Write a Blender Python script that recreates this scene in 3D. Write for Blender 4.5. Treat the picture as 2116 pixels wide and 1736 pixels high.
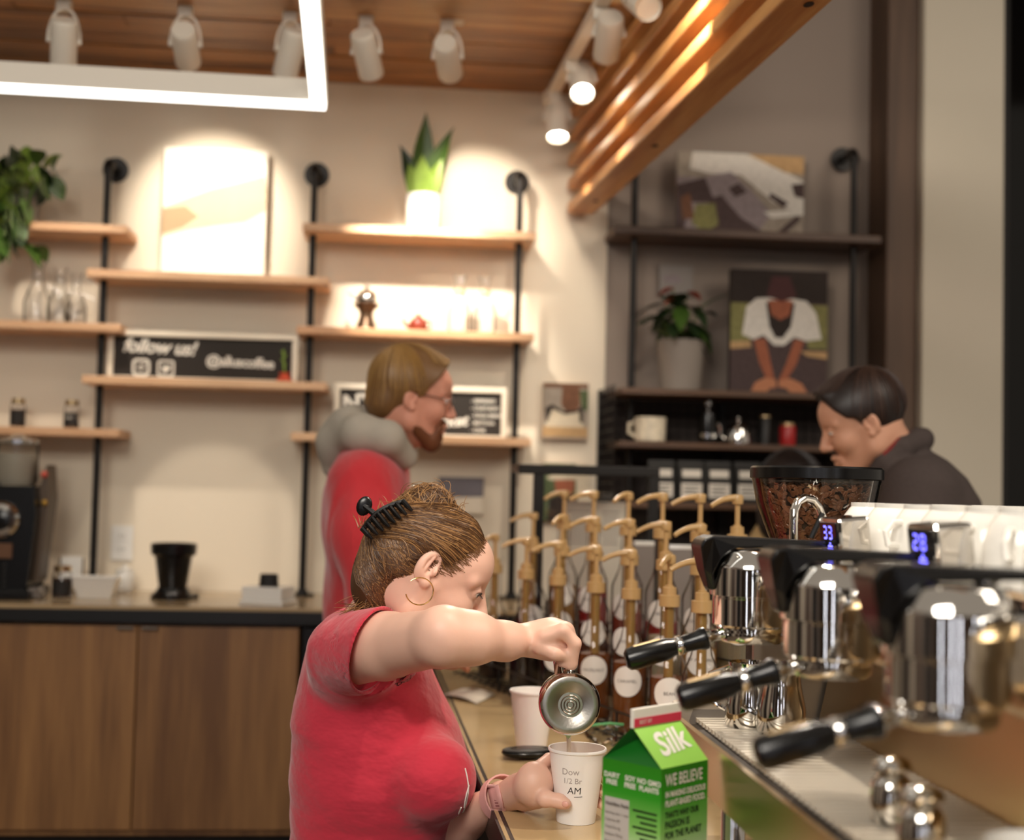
import bpy, bmesh, math, random
import numpy as np
from mathutils import Vector, Matrix, Euler
for o in list(bpy.data.objects): bpy.data.objects.remove(o)
random.seed(7); rng = np.random.default_rng(7)
SC = bpy.context.scene; COL = SC.collection
# ---------------------------------------------------------------- camera
F = 2800.0; IW, IH = 2116, 1736
cam_d = bpy.data.cameras.new('camera'); cam = bpy.data.objects.new('camera', cam_d); COL.objects.link(cam)
CAMP = Vector((0, 0, 1.36))
RM = Matrix.Rotation(math.radians(-5.27), 3, 'Z') @ Matrix.Rotation(math.radians(90+2.86), 3, 'X') @ Matrix.Rotation(math.radians(1.32), 3, 'Z')
cam.matrix_world = Matrix.Translation(CAMP) @ RM.to_4x4()
cam_d.sensor_width = 36; cam_d.sensor_fit = 'HORIZONTAL'; cam_d.lens = F/IW*36
cam_d.clip_start = .05
cam_d.dof.use_dof = True; cam_d.dof.focus_distance = 2.12; cam_d.dof.aperture_fstop = 2.5
SC.camera = cam
# ---------------------------------------------------------------- world, exposure
SC.view_settings.view_transform = 'Standard'; SC.view_settings.look = 'None'
SC.view_settings.gamma = 1; SC.view_settings.exposure = 0.0
SC.view_settings.use_curve_mapping = False
w = bpy.data.worlds.new('room_ambient'); SC.world = w; w.use_nodes = True
w.node_tree.nodes['Background'].inputs[0].default_value = (1.0, .86, .71, 1)
w.node_tree.nodes['Background'].inputs[1].default_value = .345
WARM = (1.0, .875, .73); NEUT = (1.0, .95, .88)
def spot_light(name, loc, target, watt, size=48, blend=.35, col=WARM, rad=.025, parent=None):
    l = bpy.data.lights.new(name, 'SPOT'); l.energy = watt; l.color = col; l.spot_size = math.radians(size)
    l.spot_blend = blend; l.shadow_soft_size = rad
    o = bpy.data.objects.new(name, l); COL.objects.link(o)
    d = Vector(target)-Vector(loc); o.location = loc; o.rotation_euler = d.to_track_quat('-Z', 'Y').to_euler()
    if parent:
        bpy.context.view_layer.update()
        o.parent = parent; o.matrix_parent_inverse = parent.matrix_world.inverted()
    return o
def area_light(name, loc, target, watt, sx, sy, col=NEUT):
    l = bpy.data.lights.new(name, 'AREA'); l.energy = watt; l.color = col; l.shape = 'RECTANGLE'; l.size = sx; l.size_y = sy
    o = bpy.data.objects.new(name, l); COL.objects.link(o); o.location = loc
    d = Vector(target)-Vector(loc); o.rotation_euler = d.to_track_quat('-Z', 'Y').to_euler(); return o
# unseen fill lights added behind the camera and over the customer side
area_light('fill_light_rear', (-1.0, -1.2, 3.2), (0.1, 2.0, .9), 112, 1.6, 1.2, (1, .93, .84))
area_light('fill_light_customer_side', (2.6, 1.2, 3.2), (1.2, 3.2, .8), 38, 1.2, 1.2, (1, .88, .74))
# ---------------------------------------------------------------- measuring helpers (photo pixel -> point on a plane of the room)
def ray(x, y): return RM @ Vector(((x-IW/2)/F, -(y-IH/2)/F, -1))
def P(x, y, d): return CAMP + ray(x, y)*d
def PY(x, y, Y): r = ray(x, y); return CAMP + r*(Y/r.y)
def PX(x, y, X): r = ray(x, y); return CAMP + r*(X/r.x)
def PZ(x, y, Z): r = ray(x, y); return CAMP + r*((Z-CAMP.z)/r.z)
# ---------------------------------------------------------------- materials
def lin(c):
    if isinstance(c, str):
        c = [int(c[i:i+2], 16)/255 for i in (0, 2, 4)]
    return tuple((v/12.92 if v <= .04045 else ((v+.055)/1.055)**2.4) for v in c)+(1,)
MATS = {}
def mat(name, col, rough=.5, metal=0, spec=.5, trans=0, ior=1.45, emit=0, emitc=None, sss=0, var=0, vscale=8, bump=0, bscale=60, bdist=.01, coat=0, stretch=(1, 1, 1), sheen=0, alpha=1):
    if name in MATS: return MATS[name]
    m = bpy.data.materials.new(name); m.use_nodes = True; nt = m.node_tree; b = nt.nodes['Principled BSDF']
    c = lin(col); b.inputs['Base Color'].default_value = c; b.inputs['Roughness'].default_value = rough
    b.inputs['Metallic'].default_value = metal; b.inputs['Specular IOR Level'].default_value = spec
    b.inputs['Transmission Weight'].default_value = trans; b.inputs['IOR'].default_value = ior
    b.inputs['Coat Weight'].default_value = coat; b.inputs['Sheen Weight'].default_value = sheen; b.inputs['Alpha'].default_value = alpha
    if sss: b.inputs['Subsurface Weight'].default_value = sss; b.inputs['Subsurface Radius'].default_value = (.012, .005, .003); b.inputs['Subsurface Scale'].default_value = 1
    if emit: b.inputs['Emission Color'].default_value = lin(emitc or col); b.inputs['Emission Strength'].default_value = emit
    if var or bump:
        tc = nt.nodes.new('ShaderNodeTexCoord'); mp = nt.nodes.new('ShaderNodeMapping'); mp.inputs['Scale'].default_value = stretch
        nt.links.new(tc.outputs['Object'], mp.inputs[0])
    if var:
        n = nt.nodes.new('ShaderNodeTexNoise'); n.inputs['Scale'].default_value = vscale; n.inputs['Detail'].default_value = 5
        nt.links.new(mp.outputs[0], n.inputs['Vector'])
        mx = nt.nodes.new('ShaderNodeMix'); mx.data_type = 'RGBA'
        mx.inputs[6].default_value = tuple(v*(1-var) for v in c[:3])+(1,); mx.inputs[7].default_value = tuple(min(1, v*(1+var)) for v in c[:3])+(1,)
        nt.links.new(n.outputs[0], mx.inputs[0]); nt.links.new(mx.outputs[2], b.inputs['Base Color'])
    if bump:
        n2 = nt.nodes.new('ShaderNodeTexNoise'); n2.inputs['Scale'].default_value = bscale; n2.inputs['Detail'].default_value = 4
        nt.links.new(mp.outputs[0], n2.inputs['Vector'])
        bp = nt.nodes.new('ShaderNodeBump'); bp.inputs['Strength'].default_value = bump; bp.inputs['Distance'].default_value = bdist
        nt.links.new(n2.outputs[0], bp.inputs['Height']); nt.links.new(bp.outputs[0], b.inputs['Normal'])
    MATS[name] = m; return m
def wood(name, dark, light, grain='X', scale=1.0, rough=.5, knots=False):
    m = bpy.data.materials.new(name); m.use_nodes = True; nt = m.node_tree; b = nt.nodes['Principled BSDF']; N = nt.nodes.new; L = nt.links.new
    tc = N('ShaderNodeTexCoord'); oi = N('ShaderNodeObjectInfo'); add = N('ShaderNodeVectorMath'); add.operation = 'ADD'
    L(tc.outputs['Object'], add.inputs[0]); sc = N('ShaderNodeVectorMath'); sc.operation = 'SCALE'; sc.inputs['Scale'].default_value = 17
    cmb = N('ShaderNodeCombineXYZ'); 
    for i in range(3): L(oi.outputs['Random'], cmb.inputs[i])
    L(cmb.outputs[0], sc.inputs[0]); L(sc.outputs[0], add.inputs[1])
    mp = N('ShaderNodeMapping'); s = {'X': (.6, 9, 9), 'Y': (9, .6, 9), 'Z': (9, 9, .6)}[grain]
    mp.inputs['Scale'].default_value = tuple(v*scale for v in s); L(add.outputs[0], mp.inputs[0])
    n1 = N('ShaderNodeTexNoise'); n1.inputs['Scale'].default_value = 2.2; n1.inputs['Detail'].default_value = 6; n1.inputs['Distortion'].default_value = .6; L(mp.outputs[0], n1.inputs['Vector'])
    n2 = N('ShaderNodeTexNoise'); n2.inputs['Scale'].default_value = 14; n2.inputs['Detail'].default_value = 3; L(mp.outputs[0], n2.inputs['Vector'])
    mixv = N('ShaderNodeMath'); mixv.operation = 'MULTIPLY_ADD'; mixv.inputs[1].default_value = .35; L(n2.outputs[0], mixv.inputs[0]); L(n1.outputs[0], mixv.inputs[2])
    r = N('ShaderNodeMath'); r.operation = 'MULTIPLY_ADD'; r.inputs[1].default_value = .22; r.inputs[2].default_value = -.11; L(oi.outputs['Random'], r.inputs[0])
    ad = N('ShaderNodeMath'); ad.operation = 'ADD'; L(mixv.outputs[0], ad.inputs[0]); L(r.outputs[0], ad.inputs[1])
    cr = N('ShaderNodeValToRGB'); cr.color_ramp.elements[0].position = .45; cr.color_ramp.elements[1].position = .92
    cr.color_ramp.elements[0].color = lin(dark); cr.color_ramp.elements[1].color = lin(light)
    L(ad.outputs[0], cr.inputs[0]); L(cr.outputs[0], b.inputs['Base Color']); b.inputs['Roughness'].default_value = rough
    bp = N('ShaderNodeBump'); bp.inputs['Strength'].default_value = .12; bp.inputs['Distance'].default_value = .005; L(n2.outputs[0], bp.inputs['Height']); L(bp.outputs[0], b.inputs['Normal'])
    MATS[name] = m; return m
def thin_glass(name, tint=(1, 1, 1), gl=.9):
    m = bpy.data.materials.new(name); m.use_nodes = True; nt = m.node_tree; nt.nodes.clear(); N = nt.nodes.new; L = nt.links.new
    o = N('ShaderNodeOutputMaterial'); t = N('ShaderNodeBsdfTransparent'); t.inputs[0].default_value = tint+(1,)
    g = N('ShaderNodeBsdfGlossy'); g.inputs['Roughness'].default_value = .03; fr = N('ShaderNodeLayerWeight'); fr.inputs[0].default_value = .12
    mu = N('ShaderNodeMath'); mu.operation = 'MULTIPLY_ADD'; mu.inputs[1].default_value = gl; mu.inputs[2].default_value = .03; L(fr.outputs[0], mu.inputs[0])
    mx = N('ShaderNodeMixShader'); L(mu.outputs[0], mx.inputs[0]); L(t.outputs[0], mx.inputs[1]); L(g.outputs[0], mx.inputs[2]); L(mx.outputs[0], o.inputs[0])
    MATS[name] = m; return m
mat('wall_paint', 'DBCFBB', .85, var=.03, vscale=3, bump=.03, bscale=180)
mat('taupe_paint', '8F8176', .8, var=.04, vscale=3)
mat('white_paint', 'C9C0AE', .8, var=.03, vscale=3)
mat('ceiling_dark', '5A4636', .9)
mat('floor_concrete', '6E6052', .6, var=.15, vscale=4)
wood('wood_ceiling', '573418', 'AA743C', 'X', 1)
wood('wood_beam', '8A5C32', 'CB9C62', 'X', 1)
wood('wood_slat', 'AE7038', 'DCA868', 'Y', 1, .4)
wood('wood_shelf', 'B98A62', 'D8B088', 'X', 1.2, .5)
wood('wood_shelf_dark', '3B2618', '5E4028', 'X', 1.2, .5)
wood('wood_cabinet', '6A4626', '9C7042', 'Z', .6, .45)
wood('wood_post', '3A2A20', '5C4636', 'Z', .7, .6)
mat('black_metal', '16120F', .45, .3)
mat('black_plastic', '0B0A0A', .25)
mat('black_matte', '14110F', .7)
mat('white_metal', 'D8D0C2', .45)
mat('white_ceramic', 'E2DFD8', .12, coat=.3)
mat('chrome', 'DAD7D2', .07, 1)
mat('steel', 'CBB086', .28, 1, bump=.02, bscale=300)  # tan tint carries the warm counter's reflection in the metal
mat('steel_dark', '8C8074', .3, 1)
mat('stone_top', 'A8906E', .16, var=.10, vscale=10)
mat('bar_top', 'BCA278', .14, var=.14, vscale=7)
mat('black_edge', '0E0C0B', .35)
mat('window_night', '050505', .08)
thin_glass('glass'); thin_glass('glass_smoke', (.95, .92, .88)); thin_glass('plastic_clear', (.95, .97, .95), 1.3)
mat('lens_glow', 'FFF4E0', emit=22, emitc='FFF1DC')
mat('led_glow', 'FFFFFF', emit=3.6, emitc='F4F3EC')
mat('chalkboard', '241E19', .8, var=.2, vscale=6)
mat('chalk', 'DAD4C8', .9)
mat('frame_white', 'DED3C0', .7)
# ---------------------------------------------------------------- mesh helpers
class MB:
    def __init__(s): s.v = []; s.f = []; s.mi = []; s.cur = 0; s.smooth = []; s.sm = False
    def poly(s, verts, faces):
        b = len(s.v); s.v += [tuple(v) for v in verts]
        for f in faces: s.f.append(tuple(b+i for i in f)); s.mi.append(s.cur); s.smooth.append(s.sm)
        return s
    def box(s, lo, hi, M=None):
        x0, y0, z0 = lo; x1, y1, z1 = hi
        vs = [(x0, y0, z0), (x1, y0, z0), (x1, y1, z0), (x0, y1, z0), (x0, y0, z1), (x1, y0, z1), (x1, y1, z1), (x0, y1, z1)]
        if M is not None: vs = [M @ Vector(v) for v in vs]
        return s.poly(vs, [(0, 3, 2, 1), (4, 5, 6, 7), (0, 1, 5, 4), (1, 2, 6, 5), (2, 3, 7, 6), (3, 0, 4, 7)])
    def rbox(s, lo, hi, r=.003, M=None):
        bm = bmesh.new(); bmesh.ops.create_cube(bm, size=1)
        c = [(a+b)/2 for a, b in zip(lo, hi)]; d = [b-a for a, b in zip(lo, hi)]
        for v in bm.verts: v.co = Vector([c[i]+v.co[i]*d[i] for i in range(3)])
        bmesh.ops.bevel(bm, geom=bm.edges[:], offset=min(r, min(d)*.45), segments=2, affect='EDGES', profile=.5)
        return s.bm(bm, M)
    def bm(s, bm, M=None):
        bm.verts.index_update(); vs = [v.co.copy() for v in bm.verts]
        if M is not None: vs = [M @ v for v in vs]
        fs = [tuple(v.index for v in f.verts) for f in bm.faces]; bm.free(); return s.poly(vs, fs)
    def lathe(s, prof, n=24, M=None, cap=True):
        vs = []; fs = []
        for r, z in prof:
            for i in range(n):
                a = 2*math.pi*i/n; vs.append((r*math.cos(a), r*math.sin(a), z))
        for k in range(len(prof)-1):
            for i in range(n):
                j = (i+1) % n; fs.append((k*n+i, k*n+j, (k+1)*n+j, (k+1)*n+i))
        if cap:
            if prof[0][0] > 1e-5: fs.append(tuple(range(n-1, -1, -1)))
            if prof[-1][0] > 1e-5: fs.append(tuple((len(prof)-1)*n+i for i in range(n)))
        if M is not None: vs = [M @ Vector(v) for v in vs]
        o = s.sm; s.sm = True; s.poly(vs, fs); s.sm = o; return s
    def tube(s, pts, r, n=8, cap=True):
        pts = [Vector(p) for p in pts]; rr = r if isinstance(r, (list, tuple)) else [r]*len(pts); vs = []; fs = []; prev = None
        for k, p in enumerate(pts):
            t = (pts[min(k+1, len(pts)-1)]-pts[max(k-1, 0)])
            t = t.normalized() if t.length > 1e-9 else Vector((0, 0, 1))
            if prev is None:
                a = t.orthogonal().normalized()
            else:
                a = prev-t*prev.dot(t); a = a.normalized() if a.length > 1e-6 else t.orthogonal().normalized()
            prev = a; b = t.cross(a)
            for i in range(n):
                q = 2*math.pi*i/n; vs.append(p+(a*math.cos(q)+b*math.sin(q))*rr[k])
        for k in range(len(pts)-1):
            for i in range(n):
                j = (i+1) % n; fs.append((k*n+i, k*n+j, (k+1)*n+j, (k+1)*n+i))
        if cap: fs.append(tuple(range(n-1, -1, -1))); fs.append(tuple((len(pts)-1)*n+i for i in range(n)))
        o = s.sm; s.sm = True; s.poly(vs, fs); s.sm = o; return s
    def sphere(s, c, r, n=16, M=None):
        r = r if isinstance(r, (list, tuple)) else (r, r, r); prof = []
        T = Matrix.Translation(c) @ Matrix.Diagonal((r[0], r[1], r[2], 1))
        if M is not None: T = M @ T
        prof = [(max(1e-6, math.sin(math.pi*i/(n//2))), -math.cos(math.pi*i/(n//2))) for i in range(n//2+1)]
        return s.lathe(prof, n, T, cap=False)
    def prism(s, pts, axis, a, b, M=None):
        n = len(pts); vs = []
        for t in (a, b):
            for p in pts: vs.append({'X': (t, p[0], p[1]), 'Y': (p[0], t, p[1]), 'Z': (p[0], p[1], t)}[axis])
        if M is not None: vs = [M @ Vector(v) for v in vs]
        return s.poly(vs, [tuple(range(n)), tuple(range(2*n-1, n-1, -1))]+[(i, (i+1) % n + 0, (i+1) % n+n, i+n) for i in range(n)])
    def build(s, name, m, parent=None, loc=None, smooth=None):
        me = bpy.data.meshes.new(name); me.from_pydata([tuple(v) for v in s.v], [], s.f)
        for x in (m if isinstance(m, (list, tuple)) else [m]): me.materials.append(MATS[x] if isinstance(x, str) else x)
        for p, i, sm in zip(me.polygons, s.mi, s.smooth): p.material_index = i; p.use_smooth = sm if smooth is None else smooth
        me.update(); bm_ = bmesh.new(); bm_.from_mesh(me); bmesh.ops.recalc_face_normals(bm_, faces=bm_.faces); bm_.to_mesh(me); bm_.free()
        if any(p.use_smooth for p in me.polygons):
            try: me.set_sharp_from_angle(angle=math.radians(38))
            except Exception: pass
        o = bpy.data.objects.new(name, me); COL.objects.link(o)
        if parent: o.parent = parent
        if loc is not None: o.location = loc
        return o
def tag(o, label=None, cat=None, group=None, kind=None):
    if label: o['label'] = label
    if cat: o['category'] = cat
    if group: o['group'] = group
    if kind: o['kind'] = kind
    return o
def thing(name, label, cat, loc=(0, 0, 0), rz=0, group=None):
    o = bpy.data.objects.new(name, None); COL.objects.link(o); o.location = loc; o.rotation_euler = (0, 0, rz); o.empty_display_size = .05
    return tag(o, label, cat, group)
def struct(name, mb, m, parent=None):
    o = mb.build(name, m, parent)
    if not parent: o['kind'] = 'structure'
    return o
def copy_tree(o, parent=None):
    c = o.copy(); COL.objects.link(c); c.parent = parent
    for ch in o.children: copy_tree(ch, c)
    return c
def axis_to(a, b):
    a = Vector(a); b = Vector(b); return Matrix.Translation(a) @ (b-a).to_track_quat('Z', 'Y').to_matrix().to_4x4()
def text_geo(s, size=1, align='CENTER', shear=0, bold=0, space=1):
    cu = bpy.data.curves.new('lettering', 'FONT'); cu.body = s; cu.size = size; cu.align_x = align; cu.align_y = 'CENTER'; cu.shear = shear; cu.offset = bold; cu.space_character = space; cu.resolution_u = 3
    o = bpy.data.objects.new('lettering_tmp', cu); COL.objects.link(o); bpy.context.view_layer.update()
    me = o.evaluated_get(bpy.context.evaluated_depsgraph_get()).to_mesh()
    vs = [v.co.copy() for v in me.vertices]; fs = [tuple(p.vertices) for p in me.polygons]
    bpy.data.objects.remove(o); bpy.data.curves.remove(cu); return vs, fs
def put_text(s, size, M, m, parent, align='CENTER', shear=0, bold=0, fn=None, name='lettering', sx=1, space=1):
    vs, fs = text_geo(s, size, align, shear, bold, space); mb = MB(); vs = [Vector((v.x*sx, v.y, 0)) for v in vs]
    mb.poly([fn(v) if fn else M @ v for v in vs], fs); return mb.build(name, m, parent)
# ================================================================ THE SETTING
WY = 4.56; BZ = .845; CZ = .997
struct('floor', MB().box((-3.5, -2.5, -.2), (4.2, 6.2, -.1)), 'floor_concrete')
struct('wall_back', MB().box((-3.5, WY, -.1), (.735, WY+.2, 3.5)), 'wall_paint')
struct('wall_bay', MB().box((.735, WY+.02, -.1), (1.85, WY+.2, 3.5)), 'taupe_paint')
struct('wall_left', MB().box((-3.5, -2.5, -.1), (-3.4, WY, 3.5)), 'taupe_paint')
for i, (ya, yb, m_) in enumerate(((-1.6, -.7, 'black_matte'), (-.2, .5, 'wood_post'), (.9, 1.3, 'white_paint'), (1.7, 2.5, 'black_matte'), (3.0, 3.6, 'white_paint'))): struct('trim_%d' % (i+10), MB().box((-3.4, ya, -.1), (-3.36, yb, 2.4)), m_)  # unseen dark and pale panels, added for contrast in the chrome reflections
struct('wall_rear', MB().box((-3.5, -2.5, -.1), (4.2, -2.4, 2.6)), 'wood_post')
for i, x_ in enumerate((-1.9, -.55, .35, 2.0)):
    o = MB().rbox((x_-.035, -2.395, .5), (x_+.035, -2.36, 2.1), .01).build('wall_tube_lamp', mat('tube_glow', 'FFFFFF', emit=9, emitc='EEF2FF')); tag(o, ('tall upright wall lamp behind the camera, ' + ('far left', 'centre left', 'centre right', 'far right')[i]), 'lamp', 'upright wall lamps')
q0 = PY(1828, 500, 4.42); q1 = PY(1898, 500, 4.40); q2 = PY(2073, 500, 4.36)
struct('trim_1', MB().rbox((q0.x, 4.40, -.1), (q1.x, 4.62, 3.5), .006), 'wood_post')
struct('wall_pillar', MB().box((q1.x, 4.36, -.1), (q2.x, 4.7, 3.5)), 'white_paint')
win = struct('window_1', MB().box((q2.x+.03, 4.44, .1), (4.2, 4.46, 3.3)), 'window_night')
fr = MB()
for a, b in (((q2.x, 4.40, .1), (q2.x+.04, 4.48, 3.3)), ((q2.x, 4.40, .04), (4.2, 4.48, .1)), ((q2.x, 4.40, 3.3), (4.2, 4.48, 3.36))): fr.box(a, b)
fr.build('window_frame', 'black_matte', win)
# wooden ceiling along the back wall: each plank a piece, then the beam
ceil = struct('ceiling', MB().box((-3.4, 3.62, 2.735), (.80, 4.56, 2.76)), 'ceiling_dark')
y = 4.56; k = 0
while y > 3.86:
    wv = .098; x = -2.2-.3*(k % 3)
    while x < .78:
        ln = random.choice((1.1, 1.4, .9)); x1 = min(.78, x+ln)
        if x1-x > .05:
            MB().rbox((x+.0015, y-wv+.002, 2.712+random.uniform(-.003, .003)), (x1-.0015, y-.001, 2.735), .002).build('plank', 'wood_ceiling', ceil)
        x = x1
    y -= wv; k += 1
bf = PY(1080, 42, 3.86)
bm_ = struct('trim_2', MB().rbox((-3.3, 3.60, bf.z-.03), (.78, 3.86, 3.2), .006), 'wood_beam')
struct('ceiling_upper', MB().box((.80, 2.2, 3.4), (4.2, 4.8, 3.5)), 'ceiling_dark')
# ---------------------------------------------------------------- slatted canopy over the bar
p0 = PY(1172, 441, 4.52); p1 = PZ(1618, 0, p0.z); dr = (p1-p0); ang = math.atan2(dr.y, dr.x)+math.pi/2  # slats run towards the camera
for i in range(6):
    o = MB().rbox((0, -3.6, 0), (.092, 0, .034), .004).build('canopy_slat', 'wood_slat')
    o.location = (p0.x, 4.52, p0.z+i*.082); o.rotation_euler = (0, 0, ang)
    nm = ['lowest', 'second lowest', 'third from the bottom', 'fourth from the bottom', 'fifth from the bottom', 'topmost'][i]
    tag(o, f'long honey-coloured wooden slat of the canopy over the bar, {nm}', 'slat', 'canopy slats')
    if i == 0:
        for (yy, xx) in ((-.95, .05), (-2.05, .055), (-.22, .05)):
            MB().lathe([(.012, -.0012), (.010, .001)], 12, Matrix.Translation((xx, yy, 0)) @ Matrix.Diagonal((.8, 1.3, 1, 1))).build('knot', mat('knot', '2A1A10', .7), o)
# ---------------------------------------------------------------- LED frame pendant
c = PY(658, 222, 3.62); lf = thing('led_frame_pendant', 'white square hanging frame lamp with glowing underside', 'lamp', (c.x, c.y, c.z), .025)
wv, hv = .046, .070
mbody = MB(); memit = MB()
for lo, hi in (((-2.2, -wv/2, 0), (wv/2, wv/2, hv)), ((-wv/2, -2.2, 0), (wv/2, -wv/2, hv)), ((-2.2, -2.2, 0), (-2.2+wv, -wv/2, hv)), ((-2.2+wv, -2.2, 0), (-wv/2, -2.2+wv, hv))):
    mbody.box((lo[0], lo[1], .012), hi); memit.box((lo[0]+.004, lo[1]+.004, -.002), (hi[0]-.004, hi[1]-.004, .012))
mbody.build('housing', 'white_metal', lf); memit.build('diffuser', 'led_glow', lf)
wr = MB()
for x_, y_ in ((0, 0), (-2.17, 0), (0, -2.17), (-2.17, -2.17)): wr.tube([(x_, y_, hv), (x_, y_, hv+.9)], .0015, 6)
wr.build('suspension_cable', 'steel', lf)
# ---------------------------------------------------------------- track lights
def track(name, label, a, b):
    a = Vector(a); b = Vector(b); M = axis_to(a, b); L = (b-a).length
    o = MB().rbox((-.018, -.014, 0), (.018, .014, L), .003, M).build(name, 'white_metal'); tag(o, label, 'track')
    MB().rbox((-.022, -.018, L-.05), (.022, .018, L+.003), .004, M).build('end_cap', 'white_metal', o); return o
ta = PY(955, 42, 3.86); tb = PY(0, 6, 3.86); ta.z = tb.z = bf.z-.015
TZ = ta.z
track('light_track', 'white track rail with five spotlights along the beam', tb+Vector((-.9, -.04, 0)), ta+Vector((0, -.04, 0)))
r0 = PY(1135, 205, 4.42); r1 = PZ(1262, -30, r0.z); dd = (r1-r0).normalized(); r2 = r0+dd*2.6
track('light_track', 'white track rail running beside the wooden canopy', r2, r0)
def spot_head(label, top, pivot, aim, watt, size=46, blend=.3, L=.135, r=.036, lit=True, col=WARM, group='track spotlights', glow=True):
    top = Vector(top); pivot = Vector(pivot); aim = Vector(aim); d = (aim-pivot).normalized()
    t = thing('track_spotlight', label, 'spotlight', tuple(top), 0, group)
    T = Matrix.Translation(-top)
    M = T @ axis_to(pivot-d*L*.45, pivot+d*L*.55)
    MB().lathe([(.0, 0), (r*.86, 0), (r*.97, .006), (r, .014), (r, L-.004), (r*.95, L), (r*.9, L-.002), (r*.86, L-.02), (0, L-.02)], 24, M, cap=False).build('lamp_body', 'white_metal', t)
    MB().lathe([(.0, L-.010), (r*.84, L-.010)], 24, M, cap=False).build('lens', 'lens_glow' if glow else 'white_metal', t)
    side = d.cross(Vector((0, 0, 1))); side = side.normalized() if side.length > .1 else Vector((1, 0, 0))
    pts = []
    up = Vector((0, 0, 1)); hh = (top.z-.03)-pivot.z
    for k in range(13):
        a = math.pi*k/12; pts.append(pivot-top+side*math.cos(a)*(r+.006)+up*(math.sin(a)*max(hh, r+.01)))
    MB().tube(pts, .0045, 6).build('yoke', 'white_metal', t)
    for s in (-1, 1): MB().lathe([(.008, 0), (.008, .01)], 10, axis_to(pivot-top+side*s*r, pivot-top+side*s*(r+.02))).build('pivot_knob', 'white_metal', t)
    MB().rbox((-.02, -.016, -.035), (.02, .016, .012), .004).build('track_adapter', 'white_metal', t)
    if lit:
        e = pivot+d*(L*.55+.004); spot_light('spot_beam', e, aim, watt, size, blend, col, rad=r*.6, parent=t)
    return t
def on_track(px): p = PY(px, 30, 3.82); return Vector((p.x, 3.82, TZ-.012))
SP = [(132, (132, 85), PY(110, 860, 4.5), 22, 64, 'leftmost spotlight on the beam rail with a glowing lens'),
      (383, (383, 92), PY(442, 450, 4.55), 50, 50, 'spotlight on the beam rail aimed at the pale canvas, second from the left'),
      (600, (600, 105), PY(420, 900, 4.5), 14, 58, 'spotlight on the beam rail tilted left beside the glowing frame'),
      (757, (757, 108), PY(880, 650, 4.5), 125, 46, 'spotlight on the beam rail tilted strongly to the right'),
      (925, (925, 118), PY(985, 460, 4.55), 46, 44, 'spotlight at the right end of the beam rail')]
for px, pv, aim, wt, sz, lb in SP:
    spot_head(lb, on_track(px), PY(pv[0], pv[1], 3.80), aim, wt, sz, .65, glow=True)
def on_r(y_): 
    p = PZ(1140+(205-y_)*.56, y_, r0.z); s = (p-r0).dot(dd); return r0+dd*s
RS = [((1152, 245), 185, Vector((.50, 3.72, 1.0)), 34, 56, 'lowest spotlight on the canopy rail, nearest the back wall'),
      ((1202, 165), 120, Vector((.45, 2.5, .85)), 75, 46, 'spotlight on the canopy rail with its round lens facing the room'),
      ((1258, 72), 10, PY(1180, 640, 4.5), 10, 56, 'large spotlight on the canopy rail tilted down to the left'),
      ((1322, 0), -60, Vector((.95, 1.3, 1.25)), 20, 40, 'spotlight on the canopy rail cut off by the top of the picture')]
for (pv, ty, aim, wt, sz, lb) in RS:
    tp = on_r(ty); dep = (tp-CAMP).dot(RM @ Vector((0, 0, -1)))
    spot_head(lb, tp-Vector((0, 0, .01)), P(pv[0], pv[1], dep), aim, wt, sz, group='canopy rail spotlights', lit=ty > -50, glow=ty > -50)
sq = on_r(-230); spot_head('added unseen spotlight on the canopy rail, aimed along the slats', sq-Vector((0, 0, .01)), sq-Vector((0, 0, .12)), (sq.x+.35, sq.y+.75, sq.z-.55), 34, 75, .5, group='added canopy rail spotlights')  # extra unseen head put in for bright streaks on the slats
for s_, aim, wt, lb in ((2.75, (.10, 2.22, 1.0), 45, 'added unseen spotlight on the canopy rail aimed at the woman'), (2.2, (.95, 1.5, 1.3), 26, 'added unseen spotlight on the canopy rail above the far machine group'), (2.5, (.50, 1.5, 1.03), 48, 'added unseen spotlight on the canopy rail above the near machine group')):  # extra rail heads out of view, added to light woman, cups and tray
    tp = r0+dd*s_-Vector((0, 0, .01)); spot_head(lb, tp, tp-Vector((0, 0, .12)), aim, wt, 44, group='added canopy rail spotlights')
track('light_track', 'added unseen white track rail above the glowing frame', (-1.6, 1.55, 2.98), (.2, 1.55, 2.98))  # unseen rail added to carry the wall spotlight
spot_head('added unseen spotlight aimed at the wall under the shelves', (-.62, 1.55, 2.97), (-.62, 1.57, 2.86), PY(440, 1115, WY), 115, 10.5, .3, group='added wall spotlight')  # added out of view to brighten the lower wall
# ---------------------------------------------------------------- wall shelves on black pipe
SHY = 4.36
def shelf(label, x0, x1, y_, m='wood_shelf', yb=WY-.005, th=.026):
    pm = PY((x0+x1)/2, y_, SHY); a = PY(x0, y_, SHY); b = PY(x1, y_, SHY); z = pm.z
    o = MB().rbox((a.x, SHY, z-th/2), (b.x, yb, z+th/2), .003).build('wall_shelf', m); tag(o, label, 'shelf', 'wall shelves'); return z+th/2
S = {}
S['lt'] = shelf('light wood wall shelf under the trailing plant', -330, 262, 462)
S['lm'] = shelf('light wood wall shelf carrying the glass carafes at the far left', -330, 250, 668)
S['lb'] = shelf('light wood wall shelf carrying the two small spice jars', -330, 246, 888)
S['mt'] = shelf('light wood wall shelf carrying the pale canvas', 178, 680, 572)
S['mb'] = shelf('light wood wall shelf carrying the long chalkboard', 168, 676, 791)
S['rt'] = shelf('light wood wall shelf carrying the snake plant', 625, 1108, 478)
S['rm'] = shelf('light wood wall shelf carrying the teapots', 612, 1104, 689)
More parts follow.
